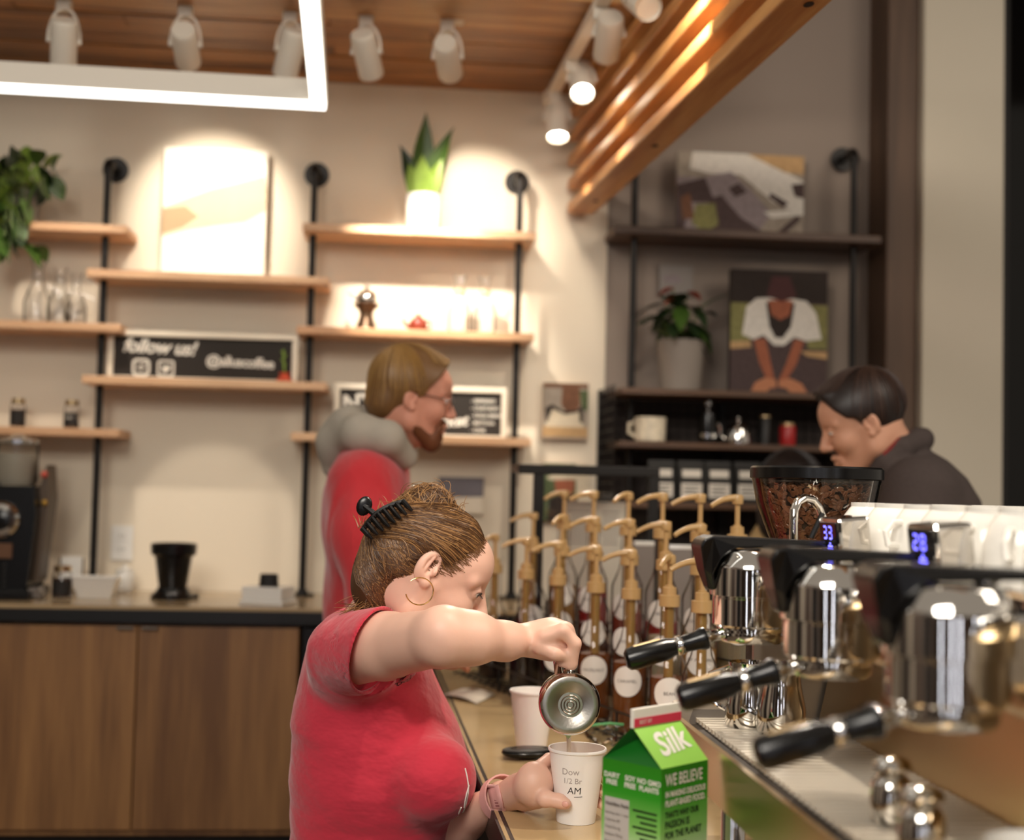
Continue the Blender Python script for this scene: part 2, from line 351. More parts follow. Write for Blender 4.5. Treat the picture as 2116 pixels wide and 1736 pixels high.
S['rb'] = shelf('light wood wall shelf behind the man in the hoodie', 600, 1098, 908)
S['bay'] = shelf('dark brown wall shelf carrying the landscape photo in the bay', 1270, 1822, 484, 'wood_shelf_dark', WY+.015)
def pipe(label, fx, fy, z0):
    f_ = PY(fx, fy, WY); Y = WY-.125; t = thing('pipe_upright', label, 'pipe', (f_.x, Y, z0), 0, 'black pipe uprights')
    h = f_.z-z0; MB().tube([(0, 0, 0), (0, 0, h-.03)], .0115, 12).build('pipe', 'black_metal', t)
    pts = [(0, 0, h-.04)]+[(0, .03*(1-math.cos(a)), h-.03+.03*math.sin(a)) for a in [i*math.pi/12 for i in range(7)]]+[(0, .05, h)]
    MB().tube(pts, .0165, 12).build('elbow', 'black_metal', t)
    MB().tube([(0, .045, h), (0, .115, h)], .0115, 12).build('nipple', 'black_metal', t)
    MB().lathe([(.018, -.018), (.02, -.006), (.042, -.006), (.042, 0)], 20, Matrix.Translation((0, .124, h)) @ Matrix.Rotation(-math.pi/2, 4, 'X')).build('wall_flange', 'black_metal', t)
    MB().lathe([(.04, 0), (.04, .006), (.018, .008), (.016, .02)], 20).build('floor_flange', 'black_metal', t)
pipe('black iron pipe upright left of the pale canvas', 240, 352, CZ)
pipe('black iron pipe upright between the canvas and the snake plant', 655, 362, CZ)
pipe('black iron pipe upright right of the snake plant', 1068, 378, CZ)
pipe('black iron pipe upright rising behind the canopy end', 1300, 318, .9)
pipe('black iron pipe upright beside the brown post', 1740, 330, .9)
# ---------------------------------------------------------------- back counter and cabinets
CF = 3.985
o = MB().rbox((-2.3, CF, CZ-.012), (.45, WY-.004, CZ), .003).build('back_counter_top', 'stone_top'); tag(o, 'polished beige counter along the back wall', 'counter')
MB().rbox((-2.3, CF+.004, CZ-.05), (.45, CF+.03, CZ-.012), .002).build('front_edge', 'black_edge', o)
xa = PY(278, 1500, CF+.02).x; xb = PY(613, 1500, CF+.02).x; wd = xb-xa; zb = PY(278, 1716, CF+.02).z; ztop = CZ-.056
for i, lb in enumerate(('wooden base cabinet under the counter whose door stands next to the black appliance', 'wooden base cabinet under the coffee grinder', 'wooden base cabinet at the far left end of the back counter')):
    x1_ = xb-wd*i; x0_ = x1_-wd
    t = thing('base_cabinet', lb, 'cabinet', (x0_, CF+.02, .0), 0, 'back counter cabinets')
    MB().box((0, .022, zb-.02), (wd, .53, ztop)).build('carcass', 'wood_cabinet', t)
    MB().box((0, .06, -.1), (wd, .5, zb-.02)).build('plinth', 'black_matte', t)
    dr_ = MB().rbox((.002, 0, zb), (wd-.002, .02, ztop-.004), .0015).build('door', 'wood_cabinet', t)
    hx = .035 if i == 0 else wd-.035
    MB().rbox((hx-.024, -.016, ztop-.012), (hx+.024, .004, ztop-.005), .002).build('handle', 'chrome', dr_)
t = thing('under_counter_appliance', 'black under-counter appliance behind the woman', 'appliance', (xb+.006, CF+.03, 0))
MB().rbox((0, 0, -.1), (.50, .5, ztop), .004).build('body', 'black_plastic', t); MB().tube([(.04, -.025, .80), (.46, -.025, .80)], .01, 10).build('handle', 'steel', t)
# ================================================================ THINGS ON THE BACK WALL
def px2m(d): return d/F
def leaf_mesh(L, W, curl=.25, fold=.15, n=7, tip=1.6, heart=.0):
    vs = []; fs = []
    for i in range(n+1):
        t = i/n; wv = W/2*(math.sin(math.pi*min(1, t**.75))**.8)*(1-.15*t) if 0 < t < 1 else 0.0005
        z = -curl*L*t*t; y_ = L*t - (heart*L*.12 if i == 0 else 0)
        vs += [(-wv, y_-heart*(L*.1 if i == 1 else 0), z+fold*wv), (0, y_, z), (wv, y_-heart*(L*.1 if i == 1 else 0), z+fold*wv)]
    for i in range(n):
        a = i*3; fs += [(a, a+1, a+4, a+3), (a+1, a+2, a+5, a+4)]
    return vs, fs
def shared(name, vs, fs, m, sm=True):
    me = bpy.data.meshes.new(name); me.from_pydata(vs, [], fs); me.materials.append(MATS[m])
    for p in me.polygons: p.use_smooth = sm
    return me
def inst(me, name, M, parent):
    o = bpy.data.objects.new(name, me); COL.objects.link(o); o.parent = parent; o.matrix_local = M; return o
mat('leaf_green', '3F5A22', .38, var=.35, vscale=25, spec=.6); mat('leaf_light', '7F9A3E', .4, var=.3, vscale=20)
mat('leaf_dark', '22331A', .4, var=.3, vscale=20); mat('stem_green', '5A6A34', .6)
# trailing plant
base = PY(40, 448, 4.445); t = thing('trailing_plant', 'bushy trailing plant with glossy heart-shaped leaves at the top left', 'plant', (base.x, 4.455, S['lt']))
MB().lathe([(.05, 0), (.062, .10), (.066, .11), (.06, .112), (.055, .10), (0, .10)], 24).build('pot', mat('pot_grey', '8A857C', .6), t)
lv = [shared('leaf', *leaf_mesh(.085, .07, .3, .2, 7, heart=1), m) for m in ('leaf_green', 'leaf_dark', 'leaf_light')]
vines = MB(); cnt = 0
random.seed(11)
for i in range(78):
    u = random.random(); a = random.uniform(0, 2*math.pi)
    if i < 44:   # bushy crown
        c0 = Vector((random.gauss(.0, .062), random.uniform(-.14, .04), random.uniform(.10, .245)-.0))
    else:        # hanging in front of the shelf
        c0 = Vector((random.gauss(-.0, .042), random.uniform(-.19, -.13), random.uniform(-.10, .12)))
    if c0.x > .12: c0.x = .12
    R = Euler((random.uniform(-1.5, -.2), random.uniform(-.5, .5), random.uniform(-2.2, 2.2)), 'XYZ').to_matrix().to_4x4()
    inst(lv[random.choices((0, 1, 2), (5, 4, 3))[0]], 'leaf', Matrix.Translation(c0) @ R @ Matrix.Scale(random.uniform(.6, 1.05), 4), t)
for i in range(9):
    x_ = random.uniform(-.06, .06); vines.tube([(0, 0, .1), (x_*.5, -.08, .17), (x_, -.15, .12), (x_*1.1, -.17, random.uniform(-.12, .0))], .002, 5)
for (x_, l) in ((.015, -.145),): vines.tube([(0, 0, .1), (x_*.5, -.08, .17), (x_, -.15, .12), (x_*1.1, -.17, l)], .002, 5)
vines.build('vines', 'stem_green', t)
# pale canvas
def canvas(label, name, x0, y0, x1, y1, Y, thick=.025, mside='frame_white', mface=None, lean=0):
    a = PY((x0+x1)/2, y1, Y); wv = (PY(x1, (y0+y1)/2, Y)-PY(x0, (y0+y1)/2, Y)).x; h = (PY((x0+x1)/2, y0, Y)-a).z
    t = thing(name, label, 'picture', (a.x, Y, a.z)); t.rotation_euler = (-lean, 0, 0)
    MB().rbox((-wv/2, 0, 0), (wv/2, thick, h), .002).build('canvas_board', mside, t); return t, wv, h
def patch(t, wv, h, pts, m, name='print_area', off=.0006):
    vs = [((x-.5)*wv, -off, (1-y_)*h) for x, y_ in pts]; return MB().poly(vs, [tuple(range(len(vs)))]).build(name, m, t)
t, wv, h = canvas('large pale canvas with a faint beige hill lit by a spotlight', 'canvas_print', 331, 307, 546, 566, 4.50, .03, mat('canvas_white', 'E9E2D4', .8))
patch(t, wv, h, [(0, .49), (.25, .40), (.45, .33), (.7, .27), (.98, .2), (1, .32), (1, .48), (.8, .58), (.5, .62), (.25, .66), (0, .72)], mat('print_sand', 'C9B79C', .8, var=.15, vscale=10))
patch(t, wv, h, [(0, .5), (.22, .47), (.35, .55), (.2, .64), (0, .7)], mat('print_sand2', 'A78F70', .8), off=.0012)
# glass carafes, left shelf
def lathe_thing(name, label, cat, x, Y, z, parts, group=None, n=24):
    t = thing(name, label, cat, (x, Y, z), 0, group)
    for nm, prof, m in parts: MB().lathe(prof, n, cap=False).build(nm, m, t)
    return t
car = [(0, .002), (.034, .002), (.04, .01), (.04, .07), (.025, .11), (.016, .13), (.014, .17), (.024, .20), (.023, .2), (.0125, .17), (.0145, .13), (.0235, .11), (.038, .07), (.038, .01), (.033, .004), (0, .004)]
for i, (px, lb, s) in enumerate(((75, 'tall glass carafe with a flared neck at the left, under the trailing plant', 1.05), (118, 'glass carafe on the left shelf, second from the plant', .95), (155, 'glass carafe on the left shelf nearest the pipe', .85))):
    t = lathe_thing('glass_carafe', lb, 'carafe', PY(px, 668, 4.455).x, 4.455+.02*(i % 2), S['lm'], [('glass_body', [(r*s*(1.0), z*s) for r, z in car], 'glass')], 'glass carafes on the left shelf')
    MB().tube([(.04*s, 0, .03*s), (.07*s, 0, .05*s), (.07*s, 0, .1*s), (.02*s, 0, .125*s)], .004, 8).build('handle', 'glass', t)
# spice jars
def jar(label, px, py, Y, z, r, h, fill=1, group='spice jars', fm='spice'):
    t = thing('spice_jar', label, 'jar', (PY(px, py, Y).x, Y, z), 0, group)
    MB().lathe([(r*.95, .001), (r, .004), (r, h*.74), (r*.8, h*.82), (r*.8, h*.86)], 20, cap=False).build('glass_body', 'glass', t)
    MB().lathe([(0, .003), (r*.9, .004), (r*.9, h*.62*fill), (0, h*.62*fill)], 20, cap=False).build('contents', fm, t)
    MB().lathe([(r*.84, h*.82), (r*.88, h*.83), (r*.88, h*.99), (r*.8, h), (0, h)], 20, cap=False).build('lid', 'steel', t)
    mb = MB(); vs = []; n = 10
    for i in range(n+1):
        a = -math.pi/2+(i/n-.5)*2.2
        for z_ in (h*.12, h*.55): vs.append((math.cos(a)*r*1.02, math.sin(a)*r*1.02, z_))
    mb.poly(vs, [(2*i, 2*i+2, 2*i+3, 2*i+1) for i in range(n)]).build('paper_label', 'jar_label', t)
    return t
mat('spice', '3A2418', .8); mat('jar_label', '1C1815', .7)
jar('small spice jar with dark label at the left end of the lower shelf', 36, 878, 4.44, S['lb'], .024, .092)
t = jar('small spice jar with dark label, nearer the pipe on the lower shelf', 147, 880, 4.44, S['lb'], .024, .092, .45)
put_text('SALT', .012, Matrix.Translation((0, -.0255, .035)) @ Matrix.Rotation(math.pi/2, 4, 'X'), 'chalk', t)
jar('glass jar of coffee standing on the back counter beside the grinder', 128, 1218, 4.20, CZ, .029, .098, group='jar on the back counter')
# chalkboards
def board(label, x0, y0, x1, y1, Y, z, bw=.018):
    a = PY((x0+x1)/2, y1, Y); wv = (PY(x1, (y0+y1)/2, Y)-PY(x0, (y0+y1)/2, Y)).x; h = (PY((x0+x1)/2, y0, Y)-a).z
    t = thing('chalkboard_sign', label, 'chalkboard', (a.x, Y, z)); h = a.z+h-z
    MB().box((-wv/2+bw*.5, .004, bw*.5), (wv/2-bw*.5, .012, h-bw*.5)).build('board', 'chalkboard', t)
    for nm, lo, hi in (('frame_rail', (-wv/2, -.006, h-bw), (wv/2, .016, h)), ('frame_rail', (-wv/2, -.006, 0), (wv/2, .016, bw*.45)), ('frame_stile', (-wv/2, -.006, bw*.45), (-wv/2+bw, .016, h-bw)), ('frame_stile', (wv/2-bw, -.006, bw*.45), (wv/2, .016, h-bw))):
        MB().rbox(lo, hi, .002).build(nm, 'frame_white', t)
    return t, wv, h
t, wv, h = board('long white-framed chalkboard reading follow us with two icons and a handle', 222, 687, 615, 782, 4.44, S['mb'])
RX = Matrix.Rotation(math.pi/2, 4, 'X')
def at_b(u, v): return Matrix.Translation(((u-.5)*wv, .0032, (1-v)*h)) @ RX
put_text('follow us!', .062, at_b(.265, .34) @ Matrix.Rotation(-.03, 4, 'Z'), 'chalk', t, shear=.3, bold=.0016, space=.95)
put_text('@alluscoffee', .046, at_b(.695, .60) @ Matrix.Rotation(-.03, 4, 'Z'), 'chalk', t, bold=.0012, space=.92)
def ring(mb, pts_o, pts_i, M):
    n = len(pts_o); mb.poly([M @ Vector((p[0], p[1], 0)) for p in pts_o+pts_i], [(i, (i+1) % n, (i+1) % n+n, i+n) for i in range(n)])
def rrect(w_, r, n=5):
    pts = []
    for cx, cy, a0 in ((1, 1, 0), (-1, 1, 1), (-1, -1, 2), (1, -1, 3)):
        for k in range(n): a = (a0+k/(n-1))*math.pi/2; pts.append((cx*(w_/2-r)+r*math.cos(a), cy*(w_/2-r)+r*math.sin(a)))
    return pts
ic = MB(); M_ = at_b(.175, .765); ring(ic, rrect(.056, .015), rrect(.040, .010), M_); ring(ic, rrect(.022, .0109), rrect(.013, .0064), M_)
ic.poly([M_ @ Vector((.011+.003*math.cos(a), .012+.003*math.sin(a), 0)) for a in [i*math.pi/4 for i in range(8)]], [tuple(range(8))]); ic.build('camera_icon', 'chalk', t)
ic = MB(); M_ = at_b(.305, .775); ring(ic, rrect(.054, .010), rrect(.042, .006), M_)
bird = [(-.016, -.010), (-.006, -.014), (.006, -.011), (.013, -.001), (.013, .006), (.017, .010), (.011, .010), (.006, .013), (.001, .009), (.001, .005), (-.007, .008), (-.014, .013), (-.014, .005), (-.010, .001), (-.013, .001), (-.009, -.004), (-.012, -.006), (-.007, -.008)]
ic.poly([M_ @ Vector((x*.95, y_*.95, 0)) for x, y_ in bird], [tuple(range(len(bird)))]); ic.build('bird_icon', 'chalk', t)
# little red planter with sprig in front of the board
xx = PY(588, 780, 4.405).x; t = thing('small_planter', 'small coral red planter with a thin sprig in front of the chalkboard', 'planter', (xx, 4.405, S['mb']))
MB().lathe([(0, 0), (.022, 0), (.026, .006), (.022, .012), (.014, .016), (.018, .028), (.02, .03), (.016, .03), (0, .028)], 20, cap=False).build('pot', mat('coral', 'C8553A', .6), t)
sp = MB(); sp.tube([(0, 0, .028), (-.004, 0, .06), (-.006, .0, .105)], .003, 6)
for z_, s_ in ((.06, 1), (.075, -1), (.09, 1), (.1, -1)): sp.tube([(-.004, 0, z_-.01), (-.004+s_*.010, -.004, z_)], [.003, .001], 5)
sp.build('sprig', 'leaf_light', t)
# snake plant
xx = PY(874, 470, 4.455).x; t = thing('snake_plant', 'snake plant with upright pointed leaves in a white pot', 'plant', (xx, 4.455, S['rt']))
MB().lathe([(0, 0), (.050, 0), (.053, .004), (.060, .122), (.058, .126), (.054, .124), (.052, .112), (0, .112)], 28, cap=False).build('pot', 'white_ceramic', t)
mat('soil', '2A1F18', .9)
def blade(L, W, bend, twist, m):
    vs = []; fs = []; n = 10
    for i in range(n+1):
        u = i/n; wv_ = W/2*(.62+.5*math.sin(math.pi*min(1, u*1.0))) * (1-u**3.2) + .0004
        c_ = Vector((bend*L*u*u, 0, L*u)); a = twist*u; e = Vector((math.cos(a), math.sin(a), 0)); b_ = Vector((-math.sin(a), math.cos(a), 0))
        vs += [c_-e*wv_-b_*wv_*.35, c_, c_+e*wv_-b_*wv_*.35]
    for i in range(n): a = i*3; fs += [(a, a+1, a+4, a+3), (a+1, a+2, a+5, a+4)]
    return vs, fs
for x_, y_, L, W, b, tw, rz, m in ((-.008, .01, .30, .072, .03, .3, 0, 'leaf_green'), (.02, .0, .255, .062, .30, -.3, .1, 'leaf_green'), (-.026, 0, .185, .062, -.32, .3, -.1, 'leaf_dark'), (.022, -.016, .14, .055, .25, .3, 0, 'leaf_light'), (-.006, -.02, .15, .06, -.02, 0, 0, 'leaf_light'), (-.03, -.01, .12, .05, -.18, 0, 0, 'leaf_light')):
    o = MB().poly(*blade(L, W, b, tw, m)).build('leaf', m, t, smooth=True); o.location = (x_, y_, .108); o.rotation_euler = (0, 0, rz)
MB().lathe([(0, .113), (.052, .113)], 20, cap=False).build('soil', 'soil', t)
# pot on hourglass stand, red teapot, carafes
mat('bronze', '4A3828', .35, .6); mat('clay_red', '7A2E1C', .18, coat=.4)
xx = PY(756, 680, 4.455).x; t = thing('kettle_on_stand', 'shiny metal pot on a dark hourglass stand', 'kettle', (xx, 4.455, S['rm']))
MB().lathe([(.038, 0), (.036, .006), (.024, .04), (.021, .055), (.026, .068), (.042, .084), (.044, .088), (.03, .09), (0, .09)], 24).build('stand', 'bronze', t)
MB().sphere((0, 0, .105), (.034, .034, .032), 20).build('pot_body', 'chrome', t)
MB().lathe([(.006, .134), (.004, .14), (.008, .146), (.006, .152), (0, .153)], 14).build('lid_knob', 'chrome', t)
MB().tube([(-.028, 0, .102), (-.045, 0, .112), (-.058, 0, .13)], [.008, .006, .004], 10).build('spout', 'chrome', t)
xx = PY(864, 684, 4.455).x; t = thing('teapot', 'small glossy red clay teapot', 'teapot', (xx, 4.455, S['rm']))
MB().lathe([(0, 0), (.022, 0), (.03, .014), (.0315, .026), (.026, .042), (.014, .05), (0, .05)], 24, cap=False).build('pot_body', 'clay_red', t)
MB().lathe([(.015, .049), (.012, .054), (.004, .057), (.006, .064), (0, .066)], 16, cap=False).build('lid', 'clay_red', t)
MB().tube([(-.025, 0, .016), (-.042, 0, .026), (-.052, 0, .045)], [.008, .006, .004], 10).build('spout', 'clay_red', t)
MB().tube([(.026, 0, .040), (.042, 0, .038), (.042, 0, .018), (.028, 0, .012)], .004, 8).build('handle', 'clay_red', t)
for px, lb in ((948, 'clear glass carafe on the lit shelf, left one of the pair'), (1000, 'clear glass carafe on the lit shelf, right one of the pair')):
    t = lathe_thing('glass_carafe', lb, 'carafe', PY(px, 685, 4.455).x, 4.455, S['rm'], [('glass_body', [(r*.95, z*.98) for r, z in car], 'glass')], 'glass carafes on the lit shelf')
    MB().lathe([(.0155, .128), (.019, .13), (.019, .15), (.0155, .152)], 18).build('collar', mat('collar_wood', 'C9A98A', .6), t)
# second chalkboard
t, wv, h = board('white-framed chalkboard with NY and a list, behind the bearded man', 690, 797, 1047, 900, 4.44, S['rb'])
put_text('NY', .075, at_b(.13, .38) @ Matrix.Rotation(.12, 4, 'Z'), 'chalk', t, shear=.15, bold=.0022)
put_text('Y', .06, at_b(.10, .78), 'chalk', t, shear=.15, bold=.0015)
put_text('market', .05, at_b(.64, .70) @ Matrix.Rotation(.08, 4, 'Z'), 'chalk', t, shear=.3, bold=.0015)
for i, s_ in enumerate(('- ESPRESSO', '- CORTADO', '- COLD BREW', '- MATCHA', '- CHAI')): put_text(s_, .0165, at_b(.79, .27+.145*i), 'chalk', t, align='LEFT', bold=.0004)
# pictures on the wall
t, wv, h = canvas('canvas photo of cups above the glass partition', 'canvas_print', 1121, 792, 1214, 908, 4.53, .028, mat('canvas_tan', 'B89A78', .8))
mat('pr_grey', '9A8E80', .8, var=0.45, vscale=40); mat('pr_brown', '6E4A34', .8, var=0.6, vscale=60); mat('pr_dark', '2A201B', .8, var=0.6, vscale=70); mat('pr_cream', 'CDBFA6', .8, var=0.25, vscale=50); mat('pr_green', '4E5A3A', .8, var=0.6, vscale=60); mat('pr_tan', 'B79468', .8, var=0.35, vscale=50); mat('pr_skin', '9A5A40', .8, var=0.35, vscale=45); mat('pr_white', 'D8D2C8', .8, var=0.3, vscale=70); mat('pr_lilac', '8C7F80', .8, var=0.45, vscale=40); mat('pr_plum', '4A3A38', .8, var=0.65, vscale=90); mat('pr_olive', '7E7A4A', .8, var=0.6, vscale=60); mat('pr_blue', '5A6878', .8, var=.2)
R4 = [(0, 0), (1, 0), (1, 1), (0, 1)]
patch(t, wv, h, R4, 'pr_grey'); patch(t, wv, h, [(.0, 0), (1, 0), (1, .08), (0, .08)], 'pr_brown', off=.001)
patch(t, wv, h, [(.42, .08), (.8, .08), (.82, .4), (.72, .5), (.5, .5), (.40, .38)], 'pr_brown', off=.0012); patch(t, wv, h, [(.8, .12), (1, .12), (1, .5), (.85, .45)], 'pr_green', off=.0014)
patch(t, wv, h, [(.05, .5), (.3, .44), (.7, .55), (.88, .42), (.92, .78), (.06, .78)], 'pr_cream', off=.0016); patch(t, wv, h, [(.05, .45), (.2, .38), (.45, .5), (.75, .48), (.88, .38), (.9, .7), (.82, .7), (.8, .5), (.5, .56), (.2, .46), (.1, .7), (.06, .7)], 'pr_dark', off=.0018)
patch(t, wv, h, [(0, .78), (1, .78), (1, .96), (0, .96)], 'pr_tan', off=.0016)
t, wv, h = canvas('canvas photo of a figure in a straw hat behind the glass partition', 'canvas_print', 1120, 958, 1216, 1078, 4.53, .028, 'canvas_tan')
patch(t, wv, h, R4, 'pr_green'); patch(t, wv, h, [(.7, 0), (1, 0), (1, 1), (.75, 1)], 'pr_cream', off=.001)
patch(t, wv, h, [(.08, .24), (.2, .2), (.25, .04), (.6, .02), (.66, .18), (.85, .22), (.8, .27), (.15, .29)], 'pr_cream', off=.0014); patch(t, wv, h, [(.25, .28), (.68, .28), (.66, .5), (.45, .6), (.28, .5)], 'pr_skin', off=.0012)
patch(t, wv, h, [(.15, .62), (.35, .55), (.66, .55), (.85, .7), (.85, 1), (.1, 1)], 'pr_dark', off=.0016)
t, wv, h = canvas('small grey-blue photo low on the wall behind the bearded man', 'canvas_print', 905, 982, 998, 1062, 4.54, .012, 'frame_white')
patch(t, wv, h, [(0, .05), (1, .05), (1, .55), (0, .6)], mat('pr_slate', '6E6A70', .8, var=.2)); 
# outlet
a = PY(253, 1122, WY); t = thing('wall_outlet', 'white wall outlet plate above the white dish', 'outlet', (a.x, WY-.001, a.z))
MB().rbox((-.035, -.006, -.057), (.035, 0, .057), .003).build('cover_plate', 'white_ceramic', t)
for z_ in (-.022, .022):
    s_ = MB().rbox((-.016, -.008, z_-.014), (.016, -.005, z_+.014), .004).build('socket', 'white_ceramic', t)
    mb = MB()
    for x_ in (-.006, .006): mb.box((x_-.001, -.0086, z_-.002), (x_+.001, -.0078, z_+.006))
    mb.build('slot', 'black_matte', s_)
# ---------------------------------------------------------------- back counter things
a = PY(40, 1200, 4.22); t = thing('coffee_grinder', 'black shop coffee grinder with chrome dial and clear hopper at the left edge', 'grinder', (a.x, 4.22, CZ))
g = t
MB().prism([(-.10, .03), (-.095, .30), (-.09, .335), (.055, .335), (.062, .25), (.045, .04), (.04, .03)], 'Y', -.09, .12).build('housing', 'black_plastic', g)
MB().prism([(.055, .33), (.075, .40), (.085, .30), (.062, .05), (.045, .05), (.055, .2)], 'Y', -.03, .08).build('side_arm', mat('grinder_brown', '4A3A2A', .4), g)
MB().rbox((-.115, -.12, 0), (.06, .13, .03), .006).build('base_plate', 'black_plastic', g)
MB().prism([(.045, .004), (.085, .004), (.07, .034), (.045, .034)], 'Y', -.08, .0).build('foot_lip', 'steel_dark', g)
MB().lathe([(.0, .335), (.052, .335), (.062, .35), (.062, .46), (.058, .463), (.0, .463)], 24, Matrix.Translation((-.02, 0, 0)), cap=False).build('hopper', 'plastic_clear', g)
MB().lathe([(.0, .338), (.05, .338), (.058, .35), (.058, .43), (0, .43)], 24, Matrix.Translation((-.02, 0, 0)), cap=False).build('hopper_sleeve', mat('hopper_grey', 'A59A8C', .35), g)
MB().lathe([(0, .463), (.064, .463), (.064, .472), (.03, .478), (.012, .49), (0, .49)], 24, Matrix.Translation((-.02, 0, 0)), cap=False).build('hopper_lid', 'chrome', g)
Md = Matrix.Translation((-.035, -.09, .235)) @ Matrix.Rotation(math.pi/2, 4, 'X')
d_ = MB().lathe([(.052, 0), (.054, .012), (.046, .022), (.032, .024), (.028, .016), (0, .016)], 28, Md).build('dial', 'chrome', g); MB().lathe([(.028, .017), (.012, .02), (.010, .03), (0, .03)], 20, Md, cap=False).build('dial_hub', 'black_plastic', d_)
MB().rbox((-.07, -.096, .12), (-.0, -.088, .165), .003).build('name_plate', mat('copper_plate', '6A4A34', .4, .4), g)
mb = MB()
for i in range(5): mb.lathe([(.006, 0), (.006, .006), (0, .008)], 10, Matrix.Translation((-.02, -.09, .10-.016*i)) @ Matrix.Rotation(math.pi/2, 4, 'X'))
mb.build('buttons', 'black_matte', g)
MB().sphere((.068, -.032, .37), .011, 12).build('indicator', mat('red_lamp', 'B84A3A', .4), g); MB().sphere((.072, -.032, .285), .010, 12).build('brass_knob', mat('brass_knob', 'B08A3E', .35, .7), g)
# card in holder
a = PZ(158, 1190, CZ); t = thing('card_holder', 'white card in a small black wire holder on the back counter', 'card', (PY(155, 1150, 4.445).x, 4.40, CZ))
MB().rbox((-.032, 0, .045), (.032, .004, .115), .001).build('card', 'white_ceramic', t)
mb = MB()
for x_ in (-.036, .036): mb.tube([(x_, .002, .0), (x_, .002, .11)], .0025, 6)
mb.tube([(-.036, .002, .004), (.036, .002, .004)], .0025, 6); mb.tube([(-.036, .002, .043), (.036, .002, .043)], .0025, 6); mb.build('wire_stand', 'black_metal', t)
# white dish
t = thing('ceramic_dish', 'white rectangular ceramic dish on the back counter', 'dish', (PY(200, 1200, 4.25).x, 4.25, CZ))
def frustum(mb, w0, d0, w1, d1, z0, z1): mb.poly([(-w0, -d0, z0), (w0, -d0, z0), (w0, d0, z0), (-w0, d0, z0), (-w1, -d1, z1), (w1, -d1, z1), (w1, d1, z1), (-w1, d1, z1)], [(0, 3, 2, 1), (0, 1, 5, 4), (1, 2, 6, 5), (2, 3, 7, 6), (3, 0, 4, 7)]); return mb
mb = frustum(MB(), .048, .03, .068, .05, .0, .062); frustum(mb, .044, .026, .062, .044, .006, .062); mb.poly([(-.068, -.05, .062), (.068, -.05, .062), (.068, .05, .062), (-.068, .05, .062), (-.062, -.044, .062), (.062, -.044, .062), (.062, .044, .062), (-.062, .044, .062)], [(0, 1, 5, 4), (1, 2, 6, 5), (2, 3, 7, 6), (3, 0, 4, 7)])
mb.build('dish_body', 'white_ceramic', t); MB().rbox((-.07, -.052, .060), (.07, -.047, .070), .002).build('rim', 'white_ceramic', t)
a = PY(258, 1190, 4.46); t = thing('white_canister', 'white lidded canister beneath the wall outlet', 'canister', (a.x, 4.46, CZ))
MB().lathe([(0, 0), (.028, 0), (.03, .004), (.03, .06), (.026, .066)], 20).build('body', 'white_ceramic', t); MB().lathe([(.027, .066), (.027, .074), (.008, .078), (.008, .088), (0, .089)], 20).build('lid', 'white_ceramic', t)
# black brewer
a = PY(357, 1210, 4.25); t = thing('pour_over_brewer', 'black cup-shaped brewer on a wide base on the back counter', 'brewer', (a.x, 4.25, CZ))
MB().lathe([(.066, 0), (.066, .010), (.05, .024), (.046, .034), (.0, .034)], 28).build('base', 'black_plastic', t)
MB().lathe([(.042, .034), (.046, .06), (.056, .128), (.068, .136), (.070, .166), (.066, .169), (.062, .166), (.060, .14), (0, .135)], 28).build('cup_body', 'black_plastic', t)
MB().rbox((.03, .02, 0), (.075, .05, .014), .004).build('cord_plug', 'black_plastic', t)
# white box with black knob
a = PY(556, 1228, 4.15); t = thing('scale_box', 'white box with a black cylinder knob on the back counter', 'box', (a.x, 4.13, CZ), -.35)
MB().rbox((-.07, -.055, 0), (.07, .055, .012), .003).build('foot', 'white_ceramic', t); MB().rbox((-.064, -.05, .012), (.064, .05, .052), .003).build('body', 'white_ceramic', t)
MB().lathe([(.03, .052), (.029, .056), (.027, .085), (.026, .088), (0, .088)], 24).build('knob', 'black_matte', t)
# ================================================================ THE BAY ON THE RIGHT
t, wv, h = canvas('landscape canvas photo on the dark shelf in the bay', 'canvas_print', 1398, 300, 1660, 474, 4.50, .025, mat('canvas_grey', '8E8680', .8), lean=.0)
t.location.z = S['bay']; 
patch(t, wv, h, R4, 'pr_grey'); patch(t, wv, h, [(.12, .0), (.6, 0), (1, .3), (1, .7), (.75, .55), (.5, .25), (.25, .25), (.1, .2)], 'pr_white', off=.001)
patch(t, wv, h, [(.55, 0), (1, 0), (1, .22), (.85, .2)], 'pr_tan', off=.0012); patch(t, wv, h, [(0, .3), (.2, .3), (.42, .22), (.6, .45), (.75, .7), (.6, 1), (0, 1)], 'pr_lilac', off=.0014)
patch(t, wv, h, [(.25, .55), (.35, .5), (.5, .75), (.66, .9), (.6, 1), (.25, 1)], 'pr_plum', off=.0016); patch(t, wv, h, [(.4, .42), (.48, .35), (.55, .45), (.46, .52)], 'pr_plum', off=.0016); patch(t, wv, h, [(0, .4), (.22, .3), (.3, .6), (.1, .6), (.05, 1), (0, 1)], 'pr_plum', off=.0018)
patch(t, wv, h, [(.15, .62), (.3, .6), (.33, .85), (.22, .95), (.12, .85)], 'pr_olive', off=.002); patch(t, wv, h, [(.03, .55), (.1, .48), (.14, .8), (.05, .8)], 'pr_brown', off=.002)
patch(t, wv, h, [(.74, .45), (.88, .56), (.84, .62), (.72, .5)], 'pr_plum', off=.0016); patch(t, wv, h, [(.9, .34), (1, .32), (1, .5), (.93, .48)], 'pr_plum', off=.0016); patch(t, wv, h, [(.95, .7), (.98, .75), (.82, .98), (.76, .96)], 'pr_plum', off=.0016); patch(t, wv, h, [(.68, .68), (1, .62), (1, .7), (.75, .75)], 'pr_white', off=.0016)
